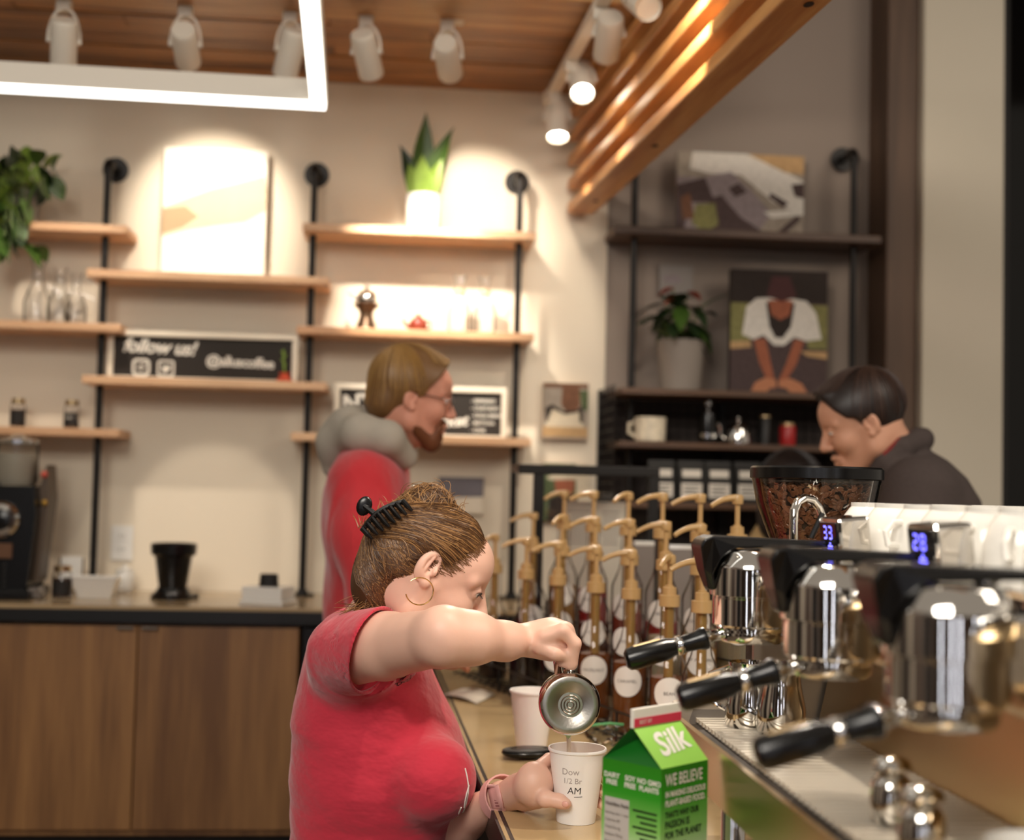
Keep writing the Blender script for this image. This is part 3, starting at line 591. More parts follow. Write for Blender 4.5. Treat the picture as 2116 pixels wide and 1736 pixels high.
# wire-grid retail shelf
GY = 4.26
gz = PY(1480, 806, GY).z; gz2 = PY(1480, 916, GY).z; gz3 = PY(1480, 1040, GY).z; gx0 = PY(1268, 900, GY).x; gx1 = PY(1800, 900, GY).x
gr = thing('wire_grid_rack', 'black wire-grid retail rack with wooden shelves in the bay', 'rack', (gx0, GY, 0)); gw = gx1-gx0
for z_ in (gz, gz2, gz3, gz3-.24): MB().rbox((.02, 0, z_-.02), (gw, .26, z_), .002).build('shelf_board', 'wood_shelf_dark', gr)
wr = MB(); pitch = .034
n = int(gw/pitch)
for i in range(n+1): wr.tube([(i*pitch, .29, .55), (i*pitch, .29, gz+.01)], .0017, 5)
for k in range(int((gz-.5)/pitch)): wr.tube([(0, .29, gz-k*pitch), (gw, .29, gz-k*pitch)], .0017, 5)
for i in range(9): wr.tube([(0, i*pitch, .55), (0, i*pitch, gz+.01)], .0017, 5)
for k in range(int((gz-.5)/pitch)): wr.tube([(0, 0, gz-k*pitch), (0, .29, gz-k*pitch)], .0017, 5)
tag(wr.build('wire_mesh', 'black_metal', gr), kind='stuff')
for x_ in (0, gw*.5, gw): MB().rbox((x_-.008, .275, -.1), (x_+.008, .295, gz+.01), .002).build('post', 'black_metal', gr)
MB().box((.0, .292, .5), (gw, .296, gz)).build('back_panel', mat('rack_back', '352C28', .8), gr)
# potted anthurium
a = PY(1405, 800, 4.38); t = thing('anthurium_plant', 'potted plant with dark leaves and coral flowers in a grey pot', 'plant', (a.x, 4.38, gz))
MB().lathe([(0, 0), (.062, 0), (.066, .004), (.078, .165), (.075, .168), (.070, .155), (0, .15)], 28, cap=False).build('pot', mat('pot_putty', '8C8278', .6), t)
lv2 = [shared('leaf', *leaf_mesh(.115, .062, .35, .2, 7, heart=.6), m) for m in ('leaf_dark', 'leaf_green')]
random.seed(5); st = MB()
for i in range(30):
    a_ = i*2.4+random.uniform(-.3, .3); rr = random.uniform(.01, .085); zz = random.uniform(.17, .30)
    c0 = Vector((rr*math.cos(a_), rr*.8*math.sin(a_)-.01, zz)); 
    R = Matrix.Rotation(a_-math.pi/2, 4, 'Z') @ Matrix.Rotation(random.uniform(-.7, .9), 4, 'X'); inst(lv2[i % 3 == 0], 'leaf', Matrix.Translation(c0) @ R @ Matrix.Scale(random.uniform(.7, 1.05), 4), t); st.tube([(0, 0, .15), c0*.6+Vector((0, 0, .06)), c0], .002, 5)
for x_, z_ in ((-.035, .335), (.012, .325)): st.tube([(0, 0, .15), (x_*.6, -.01, .25), (x_, -.03, z_)], .0022, 5)
st.build('stems', 'stem_green', t)
fl = shared('flower', *leaf_mesh(.06, .05, .1, .25, 6, heart=.8), mat('coral_flower', 'C45A44', .35) and 'coral_flower')
for x_, z_, rz in ((-.035, .335, .9), (.012, .325, -1.1), (-.02, .30, 2.0)): inst(fl, 'flower', Matrix.Translation((x_, -.04, z_)) @ Matrix.Rotation(rz, 4, 'Z') @ Matrix.Rotation(-.3, 4, 'X'), t)
# small print on the wall behind the plant
t, wv, h = canvas('small pale print on the bay wall above the coral flowers', 'canvas_print', 1362, 548, 1432, 612, 4.56, .018, 'canvas_grey'); patch(t, wv, h, [(.1, .35), (.5, .3), (.7, .5), (.5, .6), (.15, .55)], 'pr_lilac')
# big portrait canvas
t, wv, h = canvas('tall canvas photo of a stooping worker holding coffee cherries', 'canvas_print', 1508, 553, 1708, 812, 4.44, .03, 'pr_dark')
t.location.z = gz+.001
patch(t, wv, h, R4, 'pr_plum'); patch(t, wv, h, [(0, .27), (.25, .27), (.2, .6), (0, .62)], 'pr_olive', off=.001); patch(t, wv, h, [(.75, .27), (1, .27), (1, .62), (.8, .62)], 'pr_olive', off=.001); patch(t, wv, h, [(0, 0), (1, 0), (1, .25), (0, .27)], 'pr_dark', off=.001)
patch(t, wv, h, [(0, .58), (.2, .57), (.22, .62), (0, .64)], 'pr_tan', off=.0012); patch(t, wv, h, [(.72, .64), (1, .64), (1, .70), (.8, .68)], 'pr_tan', off=.0012)
patch(t, wv, h, [(.12, .52), (.16, .30), (.26, .23), (.44, .22), (.60, .22), (.78, .24), (.88, .33), (.94, .54), (.78, .56), (.66, .53), (.55, .60), (.45, .60), (.34, .52), (.24, .56)], 'pr_white', off=.0016)
patch(t, wv, h, [(.36, .26), (.66, .26), (.62, .45), (.54, .54), (.46, .54), (.40, .45)], 'pr_dark', off=.002); patch(t, wv, h, [(.38, .24), (.64, .24), (.6, .36), (.51, .40), (.42, .36)], 'pr_skin', off=.0024); patch(t, wv, h, [(.36, .21), (.42, .05), (.6, .05), (.68, .21), (.52, .25)], mat('pr_hat', '4A2A2A', .8, var=.2), off=.0028)
patch(t, wv, h, [(.24, .56), (.36, .55), (.42, .75), (.46, .88), (.38, .88), (.30, .74)], 'pr_skin', off=.0018); patch(t, wv, h, [(.66, .55), (.76, .56), (.68, .75), (.58, .88), (.5, .88), (.58, .74)], 'pr_skin', off=.0018)
mat('pr_palm', 'B87A58', .8, var=.1); patch(t, wv, h, [(.2, 1), (.26, .90), (.36, .86), (.47, .87), (.48, .93), (.36, 1)], 'pr_palm', off=.0022); patch(t, wv, h, [(.5, .88), (.62, .86), (.74, .9), (.82, 1), (.66, 1), (.58, .94), (.5, .93)], 'pr_palm', off=.0022); patch(t, wv, h, [(.34, 1), (.42, .94), (.56, .94), (.66, 1)], 'pr_plum', off=.0026)
# goods on the wire rack
mat('tin_red', 'A01C1C', .35); mat('bag_white', 'CFC8BC', .6, var=.1, vscale=30); mat('bag_black', '191613', .5); mat('mug_pattern', 'CFC3AC', .3, var=.5, vscale=45)
a = PY(1348, 912, 4.32); t = thing('patterned_mug', 'large cream mug with dark pattern on the wire rack', 'mug', (a.x, 4.36, gz2))
MB().lathe([(0, 0), (.044, 0), (.05, .006), (.052, .08), (.05, .082), (.046, .08), (.044, .01), (0, .01)], 28, cap=False).build('mug_body', 'mug_pattern', t); MB().tube([(-.05, 0, .065), (-.07, 0, .06), (-.07, 0, .03), (-.048, 0, .018)], .006, 8).build('handle', 'mug_pattern', t)
def lathe1(name, label, cat, px, py, Y, z, prof, m, extra=None, group=None, sx=1):
    t = thing(name, label, cat, (PY(px, py, Y).x, Y, z), 0, group); MB().lathe(prof, 20).build('body', m, t)
    for nm, pr, mm in (extra or []): MB().lathe(pr, 20).build(nm, mm, t)
    return t
lathe1('coffee_press', 'dark press pot with chrome knob on the wire rack', 'press', 1462, 912, 4.36, gz2, [(.026, 0), (.028, .01), (.028, .09), (.026, .1)], 'black_plastic', [('plunger_knob', [(.003, .1), (.003, .12), (.011, .126), (.011, .14), (0, .146)], 'chrome'), ('band', [(.0285, .02), (.0285, .034)], 'chrome')])
t = lathe1('gooseneck_kettle', 'small steel kettle on the wire rack', 'kettle', 1525, 912, 4.36, gz2, [(.042, 0), (.044, .008), (.034, .06), (.03, .066), (.006, .074), (.006, .08), (.012, .088), (0, .094)], 'chrome')
MB().tube([(-.04, 0, .015), (-.06, 0, .03), (-.062, 0, .06), (-.075, 0, .07)], .005, 8).build('spout', 'chrome', t); MB().tube([(.03, 0, .06), (.07, 0, .062), (.066, 0, .02)], .006, 8).build('handle', 'black_plastic', t)
lathe1('canister', 'red lidded tin on the wire rack', 'tin', 1627, 915, 4.36, gz2, [(.026, 0), (.027, .003), (.027, .062), (.025, .066)], 'tin_red', [('lid', [(.024, .066), (.024, .076), (.01, .08), (0, .08)], 'steel')])
lathe1('canister', 'dark slim tin beside the red tin on the wire rack', 'tin', 1580, 915, 4.38, gz2, [(.022, 0), (.022, .09), (.02, .093)], 'bag_black', [('lid', [(.02, .093), (.02, .1), (0, .1)], 'steel')])
def bag(label, px, Y, z, group, wv=.085, h=.135):
    t = thing('coffee_bag', label, 'coffee bag', (PY(px, 1000, Y).x, Y, z), 0, group)
    MB().prism([(-.028, 0), (.028, 0), (.030, h*.6), (.008, h*.92), (.004, h), (-.004, h), (-.008, h*.92), (-.030, h*.6)], 'X', -wv/2, wv/2).build('bag_body', 'bag_black', t)
    MB().rbox((-wv*.4, -.0325, h*.12), (wv*.4, -.029, h*.46), .001).build('paper_label', 'bag_white', t); MB().rbox((-wv*.36, -.0300, h*.60), (wv*.36, -.0190, h*.78), .001, ).build('top_label', 'bag_white', t)
    for i in range(3): MB().box((-wv*.3, -.0332, h*(.2+.08*i)), (wv*(.3-.1*(i % 2)), -.0324, h*(.23+.08*i))).build('print_line', 'bag_black', t)
names = ['leftmost', 'second from the left', 'third from the left', 'fourth from the left', 'fifth from the left', 'sixth from the left']
for i, px in enumerate((1365, 1425, 1482, 1542, 1600, 1660)): bag(f'black coffee bag with white label, middle row of the rack, {names[i]}', px, 4.32, gz3, 'coffee bags on the middle row')
for i, px in enumerate((1470, 1530)): bag(f'black coffee bag with white label, low row of the rack, {("left", "right")[i]} one of two', px, 4.32, gz3-.24, 'coffee bags on the low row')
# ================================================================ THE BAR
ex0, ex1 = .222, .150   # front edge x at y=.5 and y=3.95
def edge_x(y_): return ex0+(ex1-ex0)*(y_-.5)/3.45
top = MB().poly([(edge_x(.5), .5, BZ-.03), (1.08, .5, BZ-.03), (1.08, 3.92, BZ-.03), (edge_x(3.92), 3.92, BZ-.03), (edge_x(.5), .5, BZ), (1.08, .5, BZ), (1.08, 3.92, BZ), (edge_x(3.92), 3.92, BZ)], [(0, 3, 2, 1), (4, 5, 6, 7), (0, 1, 5, 4), (1, 2, 6, 5), (2, 3, 7, 6), (3, 0, 4, 7)]).build('bar_counter_top', 'bar_top')
tag(top, 'polished tan bar counter where the woman works', 'counter')
MB().poly([(edge_x(.5)-.004, .5, BZ-.055), (edge_x(3.92)-.004, 3.92, BZ-.055), (edge_x(3.92)-.004, 3.92, BZ-.001), (edge_x(.5)-.004, .5, BZ-.001), (edge_x(.5)+.012, .5, BZ-.055), (edge_x(3.92)+.012, 3.92, BZ-.055), (edge_x(3.92)+.012, 3.92, BZ+.0006), (edge_x(.5)+.012, .5, BZ+.0006)], [(0, 1, 2, 3), (4, 7, 6, 5), (3, 2, 6, 7), (0, 4, 5, 1), (0, 3, 7, 4), (1, 5, 6, 2)]).build('edge_band', 'black_edge', top)
bb = thing('under_bar_cabinet', 'dark panelled cabinet run beneath the bar counter', 'cabinet', (edge_x(2)+.05, 2.2, 0))
MB().box((0, -1.65, -.1), (.80, 1.68, BZ-.032)).build('body', 'black_matte', bb)
for i in range(5):
    d_ = MB().rbox((-.018, -1.6+.65*i, .12), (0, -1.6+.65*i+.63, BZ-.07), .003).build('door', 'black_matte', bb); MB().tube([(-.04, -1.5+.65*i, .7), (-.04, -1.3+.65*i, .7)], .006, 8).build('handle', 'steel', d_)
# ---------------------------------------------------------------- espresso machine
em = thing('espresso_machine', 'large chrome three-group espresso machine at the right', 'coffee machine', (.7, 1.4, BZ)); EO = Vector((.7, 1.4, BZ)); T_ = Matrix.Translation(-EO)
Y0, Y1 = .80, 1.97; TZ_ = 1.03
MB().prism([(.432, .962), (.428, 1.034), (.436, 1.034), (.442, 1.020), (.68, 1.020), (.68, .962)], 'Y', Y0, Y1, T_).build('drip_tray', 'steel', em)
MB().rbox((.47, Y0, .945), (1.04, Y1, .962), .004, T_).build('base_frame', 'steel_dark', em)
gmb = MB(); y_ = Y0+.02
while y_ < Y1-.01: gmb.box((.462, y_, 1.024), (.640, y_+.011, 1.030), T_); y_ += .0190
for x_ in (.468, .508, .548, .588, .628): gmb.box((x_, Y0+.02, 1.0215), (x_+.004, Y1-.01, 1.0245), T_)
tag(gmb.build('tray_grate', mat('grate_steel', 'E4DBCB', .35, .35), em), kind='stuff')
MB().box((.45, Y0+.01, 1.0195), (.655, Y1-.005, 1.0215), T_).build('tray_floor', mat('tray_floor', '2E2620', .6, .2), em)
MB().prism([(.642, 1.02), (.672, 1.16), (.70, 1.16), (.70, 1.02)], 'Y', Y0, Y1-.01, T_).build('splash_panel', 'steel', em)
MB().rbox((.56, Y0, 1.165), (1.04, Y1, 1.252), .012, T_).build('boiler_housing', 'steel', em)
MB().rbox((.70, Y0+.01, .965), (1.03, Y1-.01, 1.165), .006, T_).build('lower_housing', 'steel_dark', em)
MB().rbox((.575, Y0, 1.252), (1.045, Y1, 1.276), .006, T_).build('cup_tray', 'chrome', em)
for yy in (Y1, Y0-.012):
    sp = MB().prism([(.418, .945), (.418, 1.030), (.430, 1.052), (.452, 1.060), (.535, 1.060), (.548, 1.08), (.548, 1.235), (.56, 1.262), (1.04, 1.262), (1.04, .945)], 'Y', yy, yy+.012, T_).build('side_panel', mat('alu_panel', 'B7AFA4', .35, .6), em)
    MB().prism([(.458, 1.012), (.452, 1.025), (.458, 1.042), (.53, 1.042), (.53, 1.012)], 'Y', yy-.001, yy, T_).build('panel_recess', mat('recess_grey', '6E6862', .5), sp)
for x_, y_ in ((.475, 1.80), (.475, .95), (.98, 1.80), (.98, .95)):
    l_ = MB().lathe([(.021, .0), (.023, .006), (.023, .016), (.017, .024)], 20, Matrix.Translation(Vector((x_, y_, BZ))-EO)).build('rubber_foot', 'black_plastic', em)
    MB().lathe([(.0175, .024), (.019, .028), (.019, .034), (.0165, .038), (.0165, .101)], 20, Matrix.Translation(Vector((x_, y_, BZ))-EO)).build('leg', 'chrome', em)
for gi, gy in enumerate((1.812, 1.482, 1.168)):
    gx = .500; G = Matrix.Translation(Vector((gx, gy, 0))-EO)
    gh = MB().lathe([(.0, 1.180), (.050, 1.180), (.0535, 1.183), (.0535, 1.2185), (.0530, 1.219), (.0530, 1.2215), (.0570, 1.222), (.0575, 1.2225), (.0575, 1.258), (.0565, 1.262), (.048, 1.280), (.045, 1.2825), (.040, 1.284), (0, 1.284)], 48, G, cap=False).build('group_head', 'chrome', em)
    MB().rbox((.03, -.030, 1.19), (.13, .030, 1.262), .01, G).build('group_neck', 'chrome', gh)
    MB().lathe([(.010, 1.284), (.014, 1.288), (.014, 1.296), (.010, 1.299), (0, 1.299)], 16, G @ Matrix.Translation((.035, 0, 0))).build('top_screw', 'chrome', gh)
    hd = MB(); prof = [(-.079, 1.288), (-.074, 1.298), (-.062, 1.302), (.10, 1.297), (.10, 1.289), (-.030, 1.286), (-.050, 1.272), (-.058, 1.250), (-.052, 1.232), (-.058, 1.228), (-.064, 1.230), (-.072, 1.255)]
    bm = bmesh.new(); 
    for s_ in (-1, 1):
        pass
    vs = []; n = len(prof)
    for s_ in (-1, 1):
        for x_, z_ in prof:
            hw = .030 if z_ > 1.27 and x_ < .05 else (.016 if x_ > .05 else .012+.018*(z_-1.228)/.042)
            vs.append(G @ Vector((x_, s_*hw, z_)))
    hd.poly(vs, [tuple(range(n)), tuple(range(2*n-1, n-1, -1))]+[(i, (i+1) % n, (i+1) % n+n, i+n) for i in range(n)])
    ho = hd.build('paddle_cover', 'black_plastic', em)
    bv = ho.modifiers.new('bevel', 'BEVEL'); bv.width = .004; bv.segments = 3; bv.limit_method = 'ANGLE'; bv.angle_limit = math.radians(25)
    MB().lathe([(.030, 1.158), (.040, 1.159), (.0440, 1.163), (.0450, 1.170), (.0450, 1.1725), (.0405, 1.173), (.0405, 1.1765), (.0475, 1.177), (.0475, 1.180), (0, 1.180)], 36, G).build('portafilter_basket', 'chrome', em)
    a0 = Vector((gx-.036, gy, 1.171)); a1 = Vector((gx-.046-.125, gy+.006, 1.131)); dv = (a1-a0).normalized(); A = axis_to(a0-EO, a1-EO); L = (a1-a0).length
    nk = MB().lathe([(.011, 0), (.0085, .008), (.0085, .018), (.0115, .022), (.0115, .03), (.009, .034)], 20, A).build('portafilter_neck', 'chrome', em)
    hdl = MB().lathe([(.0125, .026), (.0150, .027), (.0155, .033), (.0130, .040), (.0115, .060), (.0122, .075), (.0150, .082), (.0160, L-.012), (.0148, L-.004), (.0105, L), (0, L+.0008)], 28, A).build('portafilter_handle', 'black_plastic', em)
    hdl.name = 'portafilter_handle'
    side = dv.cross(Vector((0, 0, 1))).normalized(); up = side.cross(dv).normalized()
    B = Matrix((tuple(side)+(0,), tuple(dv)+(0,), tuple(up)+(0,), (0, 0, 0, 1))).transposed(); B.translation = a0-EO
    MB().rbox((-.0040, .088, .0120), (.0040, L-.014, .0166), .0015, B).build('handle_highlight', 'steel', hdl)  # steel strip modelled in place of the highlight along the handle
    MB().lathe([(.0118, .060), (.0135, .062), (.0135, .068), (.0120, .070)], 20, A).build('handle_ring', 'chrome', hdl)
# shot timers
mat('screen', '07070C', .15); mat('digit_blue', '6A66FF', emit=3.2, emitc='6F6CFF')
SEG = {'2': 'abged', '3': 'abgcd', '8': 'abcdefg'}
def seven(mb, ch, M, w_=.012, h_=.022, t_=.0026):
    g = {'a': ((t_, h_-t_), (w_-t_, h_)), 'd': ((t_, 0), (w_-t_, t_)), 'g': ((t_, h_/2-t_/2), (w_-t_, h_/2+t_/2)), 'b': ((w_-t_, h_/2+t_/2), (w_, h_-t_/2)), 'c': ((w_-t_, t_/2), (w_, h_/2-t_/2)), 'f': ((0, h_/2+t_/2), (t_, h_-t_/2)), 'e': ((0, t_/2), (t_, h_/2-t_/2))}
    for s_ in SEG[ch]:
        (x0, y0), (x1, y1) = g[s_]; mb.poly([M @ Vector((x0, y0, 0)), M @ Vector((x1, y0, 0)), M @ Vector((x1, y1, 0)), M @ Vector((x0, y1, 0))], [(0, 1, 2, 3)])
for txt, px, py, dd_ in (('33', 1713, 1110, 1.83), ('28', 1903, 1132, 1.50)):
    c_ = P(px, py, dd_)-EO
    B = Matrix.Translation(c_) @ Matrix.Rotation(-.10, 4, 'Y')
    bz = MB().rbox((0, -.040, -.024), (.045, .040, .026), .005, B).build('shot_timer', 'chrome', em)
    MB().rbox((-.0012, -.033, -.0195), (.002, .033, .0205), .003, B).build('screen', 'screen', bz)
    # screen faces the barista (-x): text x runs towards -y
    Mt = B @ Matrix.Translation((-.0016, 0, 0)) @ Matrix(((0, 0, -1, 0), (-1, 0, 0, 0), (0, 1, 0, 0), (0, 0, 0, 1)))
    dg = MB(); seven(dg, txt[0], Mt @ Matrix.Translation((-.018, -.003, 0)), .015, .0185, .0028); seven(dg, txt[1], Mt @ Matrix.Translation((.003, -.003, 0)), .015, .0185, .0028)
    for k, n_ in enumerate((4, 3, 1)):
        for i in range(n_): dg.box((-.004+.006*i+.003*(4-n_), -.0165+.0035*k, -.0002), (.0005+.006*i+.003*(4-n_), -.014+.0035*k, .0002), Mt)
    dg.build('digits', 'digit_blue', bz)
# hot water spout
w0 = P(1655, 1128, 1.93); rr_ = [P(1640, 1130, 1.93), P(1640, 1085, 1.93), P(1641, 1055, 1.93), P(1648, 1038, 1.94), P(1662, 1029, 1.95), P(1678, 1033, 1.96), P(1692, 1048, 1.97), P(1700, 1070, 1.97)]
MB().tube([p-EO for p in rr_], .0062, 12).build('water_spout', 'chrome', em)
q = P(1640, 1130, 1.93); MB().rbox((q.x-.04, q.y-.012, q.z-.012), (q.x+.10, q.y+.012, q.z-.001), .003, T_).build('spout_bracket', 'steel', em)
MB().tube([P(1676, 1112, 1.9)-EO, P(1700, 1060, 1.9)-EO], .004, 8).build('lever', 'black_plastic', em)
# cups on the warmer
cupp = [(.039, 0), (.042, .002), (.042, .012), (.040, .034), (.034, .055), (.026, .066), (.024, .068), (.024, .074), (.021, .074), (.020, .068), (0, .067)]
cup0 = None; k = 0; rowname = ['front', 'middle', 'back']
spots = []
for r_ in range(3):
    for i in range(11):
        spots.append((r_, i, .700+.090*r_+random.uniform(-.004, .004), 1.915-.0965*i+random.uniform(-.003, .003)+.03*(r_ % 2)))
for r_, i, x_, y_ in spots:
    if y_ > Y1-.05 or y_ < .86: continue
    if cup0 is None:
        cup0 = o = thing('coffee_cup', '', 'cup', (x_, y_, 1.2762)); MB().lathe(cupp, 28, cap=False).build('cup_body', 'white_ceramic', o)
        MB().tube([(0, -.040, .020), (0, -.058, .022), (0, -.062, .038), (0, -.050, .050), (0, -.036, .050)], .0045, 8).build('handle', 'white_ceramic', o)
    else: o = copy_tree(cup0)
    o.location = (x_, y_, 1.2762); o.rotation_euler = (0, 0, random.uniform(-.9, .3)-.3)
    ordn = ['first', 'second', 'third', 'fourth', 'fifth', 'sixth', 'seventh', 'eighth', 'ninth', 'tenth', 'eleventh']
    tag(o, f'upside-down white coffee cup on the machine, {rowname[r_]} row, {ordn[i]} from the far end', 'cup', 'white cups on the espresso machine')
o = thing('coffee_cup', 'white cup on the drip tray at the bottom right corner', 'cup', tuple(PZ(2150, 1872, 1.03))); o.location.z = 1.0305
# steam pitchers on the tray, shakers
def pitcher_prof(r, h): return [(0, .0), (r*.92, 0), (r, .006), (r*1.0, h*.35), (r*.82, h*.68), (r*.78, h*.8), (r*.88, h), (r*.85, h), (r*.75, h*.8), (r*.96, h*.35), (r*.95, .01), (0, .008)]
MB().lathe([(0, 0), (.03, 0), (.042, .03), (.044, .05), (.041, .05), (.028, .006), (0, .006)], 28, cap=False).build('cup_body', 'white_ceramic', o); MB().tube([(-.04, 0, .04), (-.06, 0, .038), (-.058, 0, .018), (-.038, 0, .016)], .004, 8).build('handle', 'white_ceramic', o)
for px, y_, lb, h_ in ((1548, 1.90, 'small steel milk jug at the far end of the drip tray, left of two', .09), (1614, 1.85, 'small steel milk jug at the far end of the drip tray, right of two', .095)):
    x_ = PY(px, 1440, y_).x; t = thing('milk_jug', lb, 'jug', (x_, y_, 1.0305), 0, 'milk jugs on the tray'); MB().lathe(pitcher_prof(.034, h_), 32, cap=False).build('jug_body', 'chrome', t)
    MB().tube([(-.026, .012, h_*.9), (-.052, .016, h_*.8), (-.05, .016, h_*.35), (-.031, .010, h_*.25)], .004, 8).build('handle', 'chrome', t)
for px, py, lb, s_ in ((1842, 1700, 'chrome shaker with a domed cap on the drip tray, farther one', 1), (1905, 1775, 'chrome shaker with a domed cap on the drip tray, nearer one', 1)):
    q = PZ(px, py, 1.031); t = thing('chrome_shaker', lb, 'shaker', (q.x, q.y, 1.031), 0, 'chrome shakers')
    MB().lathe([(0, 0), (.018, 0), (.0215, .004), (.0225, .022), (.021, .040), (.016, .046), (.0125, .050), (.0125, .054)], 32, cap=False).build('body', 'chrome', t)
    MB().lathe([(.0125, .053), (.020, .054), (.0205, .057), (.017, .063), (.009, .067), (0, .068)], 32).build('domed_cap', 'chrome', t)
# ---------------------------------------------------------------- bean grinder with hopper
hc = P(1687, 982, 2.20); t = thing('bean_grinder', 'bean grinder with a clear funnel hopper behind the espresso machine', 'grinder', (hc.x, hc.y, BZ)); z0 = BZ
MB().rbox((-.075, -.04, 0), (.075, .16, .33), .02).build('housing', 'black_plastic', t)
MB().lathe([(.05, .325), (.05, .352)], 32).build('hopper_collar', 'black_plastic', t)
zt = hc.z-BZ
MB().lathe([(.034, .352), (.036, .36), (.070, zt-.115), (.096, zt-.045), (.104, zt-.004), (.1025, zt-.004), (.0945, zt-.045), (.0685, zt-.115), (.0345, .362)], 48, cap=False).build('hopper', 'glass_smoke', t)
MB().lathe([(.101, zt-.008), (.1065, zt-.006), (.1065, zt+.010), (.104, zt+.013), (.06, zt+.014), (0, zt+.014)], 48, cap=False).build('hopper_lid', 'black_plastic', t)
bn = MB(); random.seed(3)
mat('bean', '6E4830', .3, var=.6, vscale=70, coat=.3)
bv, bf_ = [], []
for i in range(7):
    a = math.pi*i/6
    for j in range(8):
        b_ = 2*math.pi*j/8; sx_ = math.sin(a); zc = math.cos(b_)*sx_*.0026
        if zc > 0: zc *= .55
        if zc > 0 and abs(math.sin(b_)) < .3: zc *= .3
        bv.append(Vector((math.cos(a)*.0058, math.sin(b_)*sx_*.0040, zc)))
for i in range(6):
    for j in range(8): bf_.append((i*8+j, i*8+(j+1) % 8, (i+1)*8+(j+1) % 8, (i+1)*8+j))
def rad_at(z_):
    pr = [(.034, .352), (.068, zt-.115), (.094, zt-.045), (.102, zt-.004)]
    for (r0_, z0_), (r1_, z1_) in zip(pr, pr[1:]):
        if z_ <= z1_: return r0_+(r1_-r0_)*(z_-z0_)/(z1_-z0_)
    return .102
bn.sm = True
def bean_at(p, R): bn.poly([R @ v+p for v in bv], bf_)
ztop_b = zt-.020
for i in range(1500):
    z_ = .365+(ztop_b-.365)*(random.random()**.7); a = random.uniform(math.pi*.75, math.pi*2.25); r_ = rad_at(z_)-.0045-random.random()*.005
    nrm = Vector((math.cos(a), math.sin(a), -.5)).normalized(); R = nrm.to_track_quat('Z', 'Y').to_matrix() @ Matrix.Rotation(random.uniform(0, 6.28), 3, 'Z') @ Matrix.Rotation(random.uniform(-.5, .5), 3, 'X')
    bean_at(Vector((r_*math.cos(a), r_*math.sin(a), z_)), R)
for i in range(420):
    a = random.uniform(0, 6.28); r_ = math.sqrt(random.random())*.090; bean_at(Vector((r_*math.cos(a), r_*math.sin(a), ztop_b+random.uniform(-.002, .006))), Euler((random.uniform(-.6, .6), random.uniform(-.6, .6), random.uniform(0, 6.28))).to_matrix())
bo = bn.build('coffee_beans', 'bean'); bo.location = t.location; tag(bo, 'roasted coffee beans filling the clear hopper', 'coffee beans', kind='stuff')
core = MB().lathe([(0, .364), (.022, .364), (.055, zt-.115), (.081, zt-.045), (.084, ztop_b), (0, ztop_b)], 32, cap=False).build('bean_gap_shade', mat('bean_gap_shade', '24150D', .8), bo)  # dark filler; its colour stands for the shade between beans
# ---------------------------------------------------------------- syrup bottles on a tiered wire rack
mat('gold_plastic', 'BE9A66', .32, spec=.6, coat=.2); mat('gold_tube', '9C7A42', .35, .3); mat('label_white', 'E6E0D8', .6); mat('ink', '6A625C', .7)
def liquid(name, col, dens=.75):
    m = bpy.data.materials.new(name); m.use_nodes = True; nt = m.node_tree; nt.nodes.clear(); N = nt.nodes.new; L = nt.links.new
    o = N('ShaderNodeOutputMaterial'); t_ = N('ShaderNodeBsdfTransparent'); c_ = lin(col); t_.inputs[0].default_value = tuple(min(1, v**.8) for v in c_[:3])+(1,)
    p = N('ShaderNodeBsdfPrincipled'); p.inputs['Base Color'].default_value = c_; p.inputs['Roughness'].default_value = .08
    mx = N('ShaderNodeMixShader'); mx.inputs[0].default_value = dens; L(t_.outputs[0], mx.inputs[1]); L(p.outputs[0], mx.inputs[2]); L(mx.outputs[0], o.inputs[0]); MATS[name] = m
for nm, c_, dn in (('syrup_black', '14090A', .95), ('syrup_amber', '8A4E22', .55), ('syrup_brown', '4A2212', .8), ('syrup_red', '9A1E1E', .7), ('syrup_gold', 'B88A4A', .5), ('syrup_clear', 'C9BDA0', .35), ('syrup_rose', 'A8523E', .5)): liquid(nm, c_, dn)
BR = .038
bprof = [(.030, .0), (.0365, .003), (BR, .010), (BR, .150), (.0365, .163), (.029, .180), (.021, .198), (.0178, .215), (.0165, .25), (.0165, .282), (.0185, .284), (.0185, .29)]
glass_me = MB().lathe(bprof, 28, cap=False).build('tmp', 'glass'); glass_mesh = glass_me.data; bpy.data.objects.remove(glass_me)
def meshof(mb, m): o_ = mb.build('tmp', m); d_ = o_.data; bpy.data.objects.remove(o_); return d_
tube_mesh = meshof(MB().lathe([(.0095, .05), (.0095, .284)], 14, cap=False), 'gold_tube')
collar_mesh = meshof(MB().lathe([(.0195, .278), (.0205, .2785), (.0205, .300), (.0200, .3005), (.0140, .3010), (.0135, .3155), (.0130, .316), (.0085, .3165), (.0085, .3195), (.0055, .320)], 24), 'gold_plastic')
stem_mesh = meshof(MB().lathe([(.0052, .319), (.0052, .368)], 14), 'gold_plastic')
noz = MB(); pts = []
for i in range(11):
    u = i/10; x_ = .011-.073*u; zz = .3755-.004*u-.017*max(0, u-.35)**2*2.0; pts.append((x_, 0, zz))
noz.tube(pts, [.0050, .0072, .0074, .0070, .0066, .0061, .0057, .0054, .0052, .0050, .0046], 10); noz.lathe([(.0105, .362), (.0115, .366), (.0115, .374), (.0105, .379), (.005, .381), (0, .381)], 18)
noz_mesh = meshof(noz, 'gold_plastic')
def X1(Y_): return .594-.288*(Y_-2.55)
def solveY(px, off):
    lo, hi = 1.5, 6.0
    for _ in range(50):
        m_ = (lo+hi)/2; 
        if PY(px, 1200, m_).x < X1(m_)+off: hi_ = m_; lo = m_
        else: hi = m_
    return (lo+hi)/2
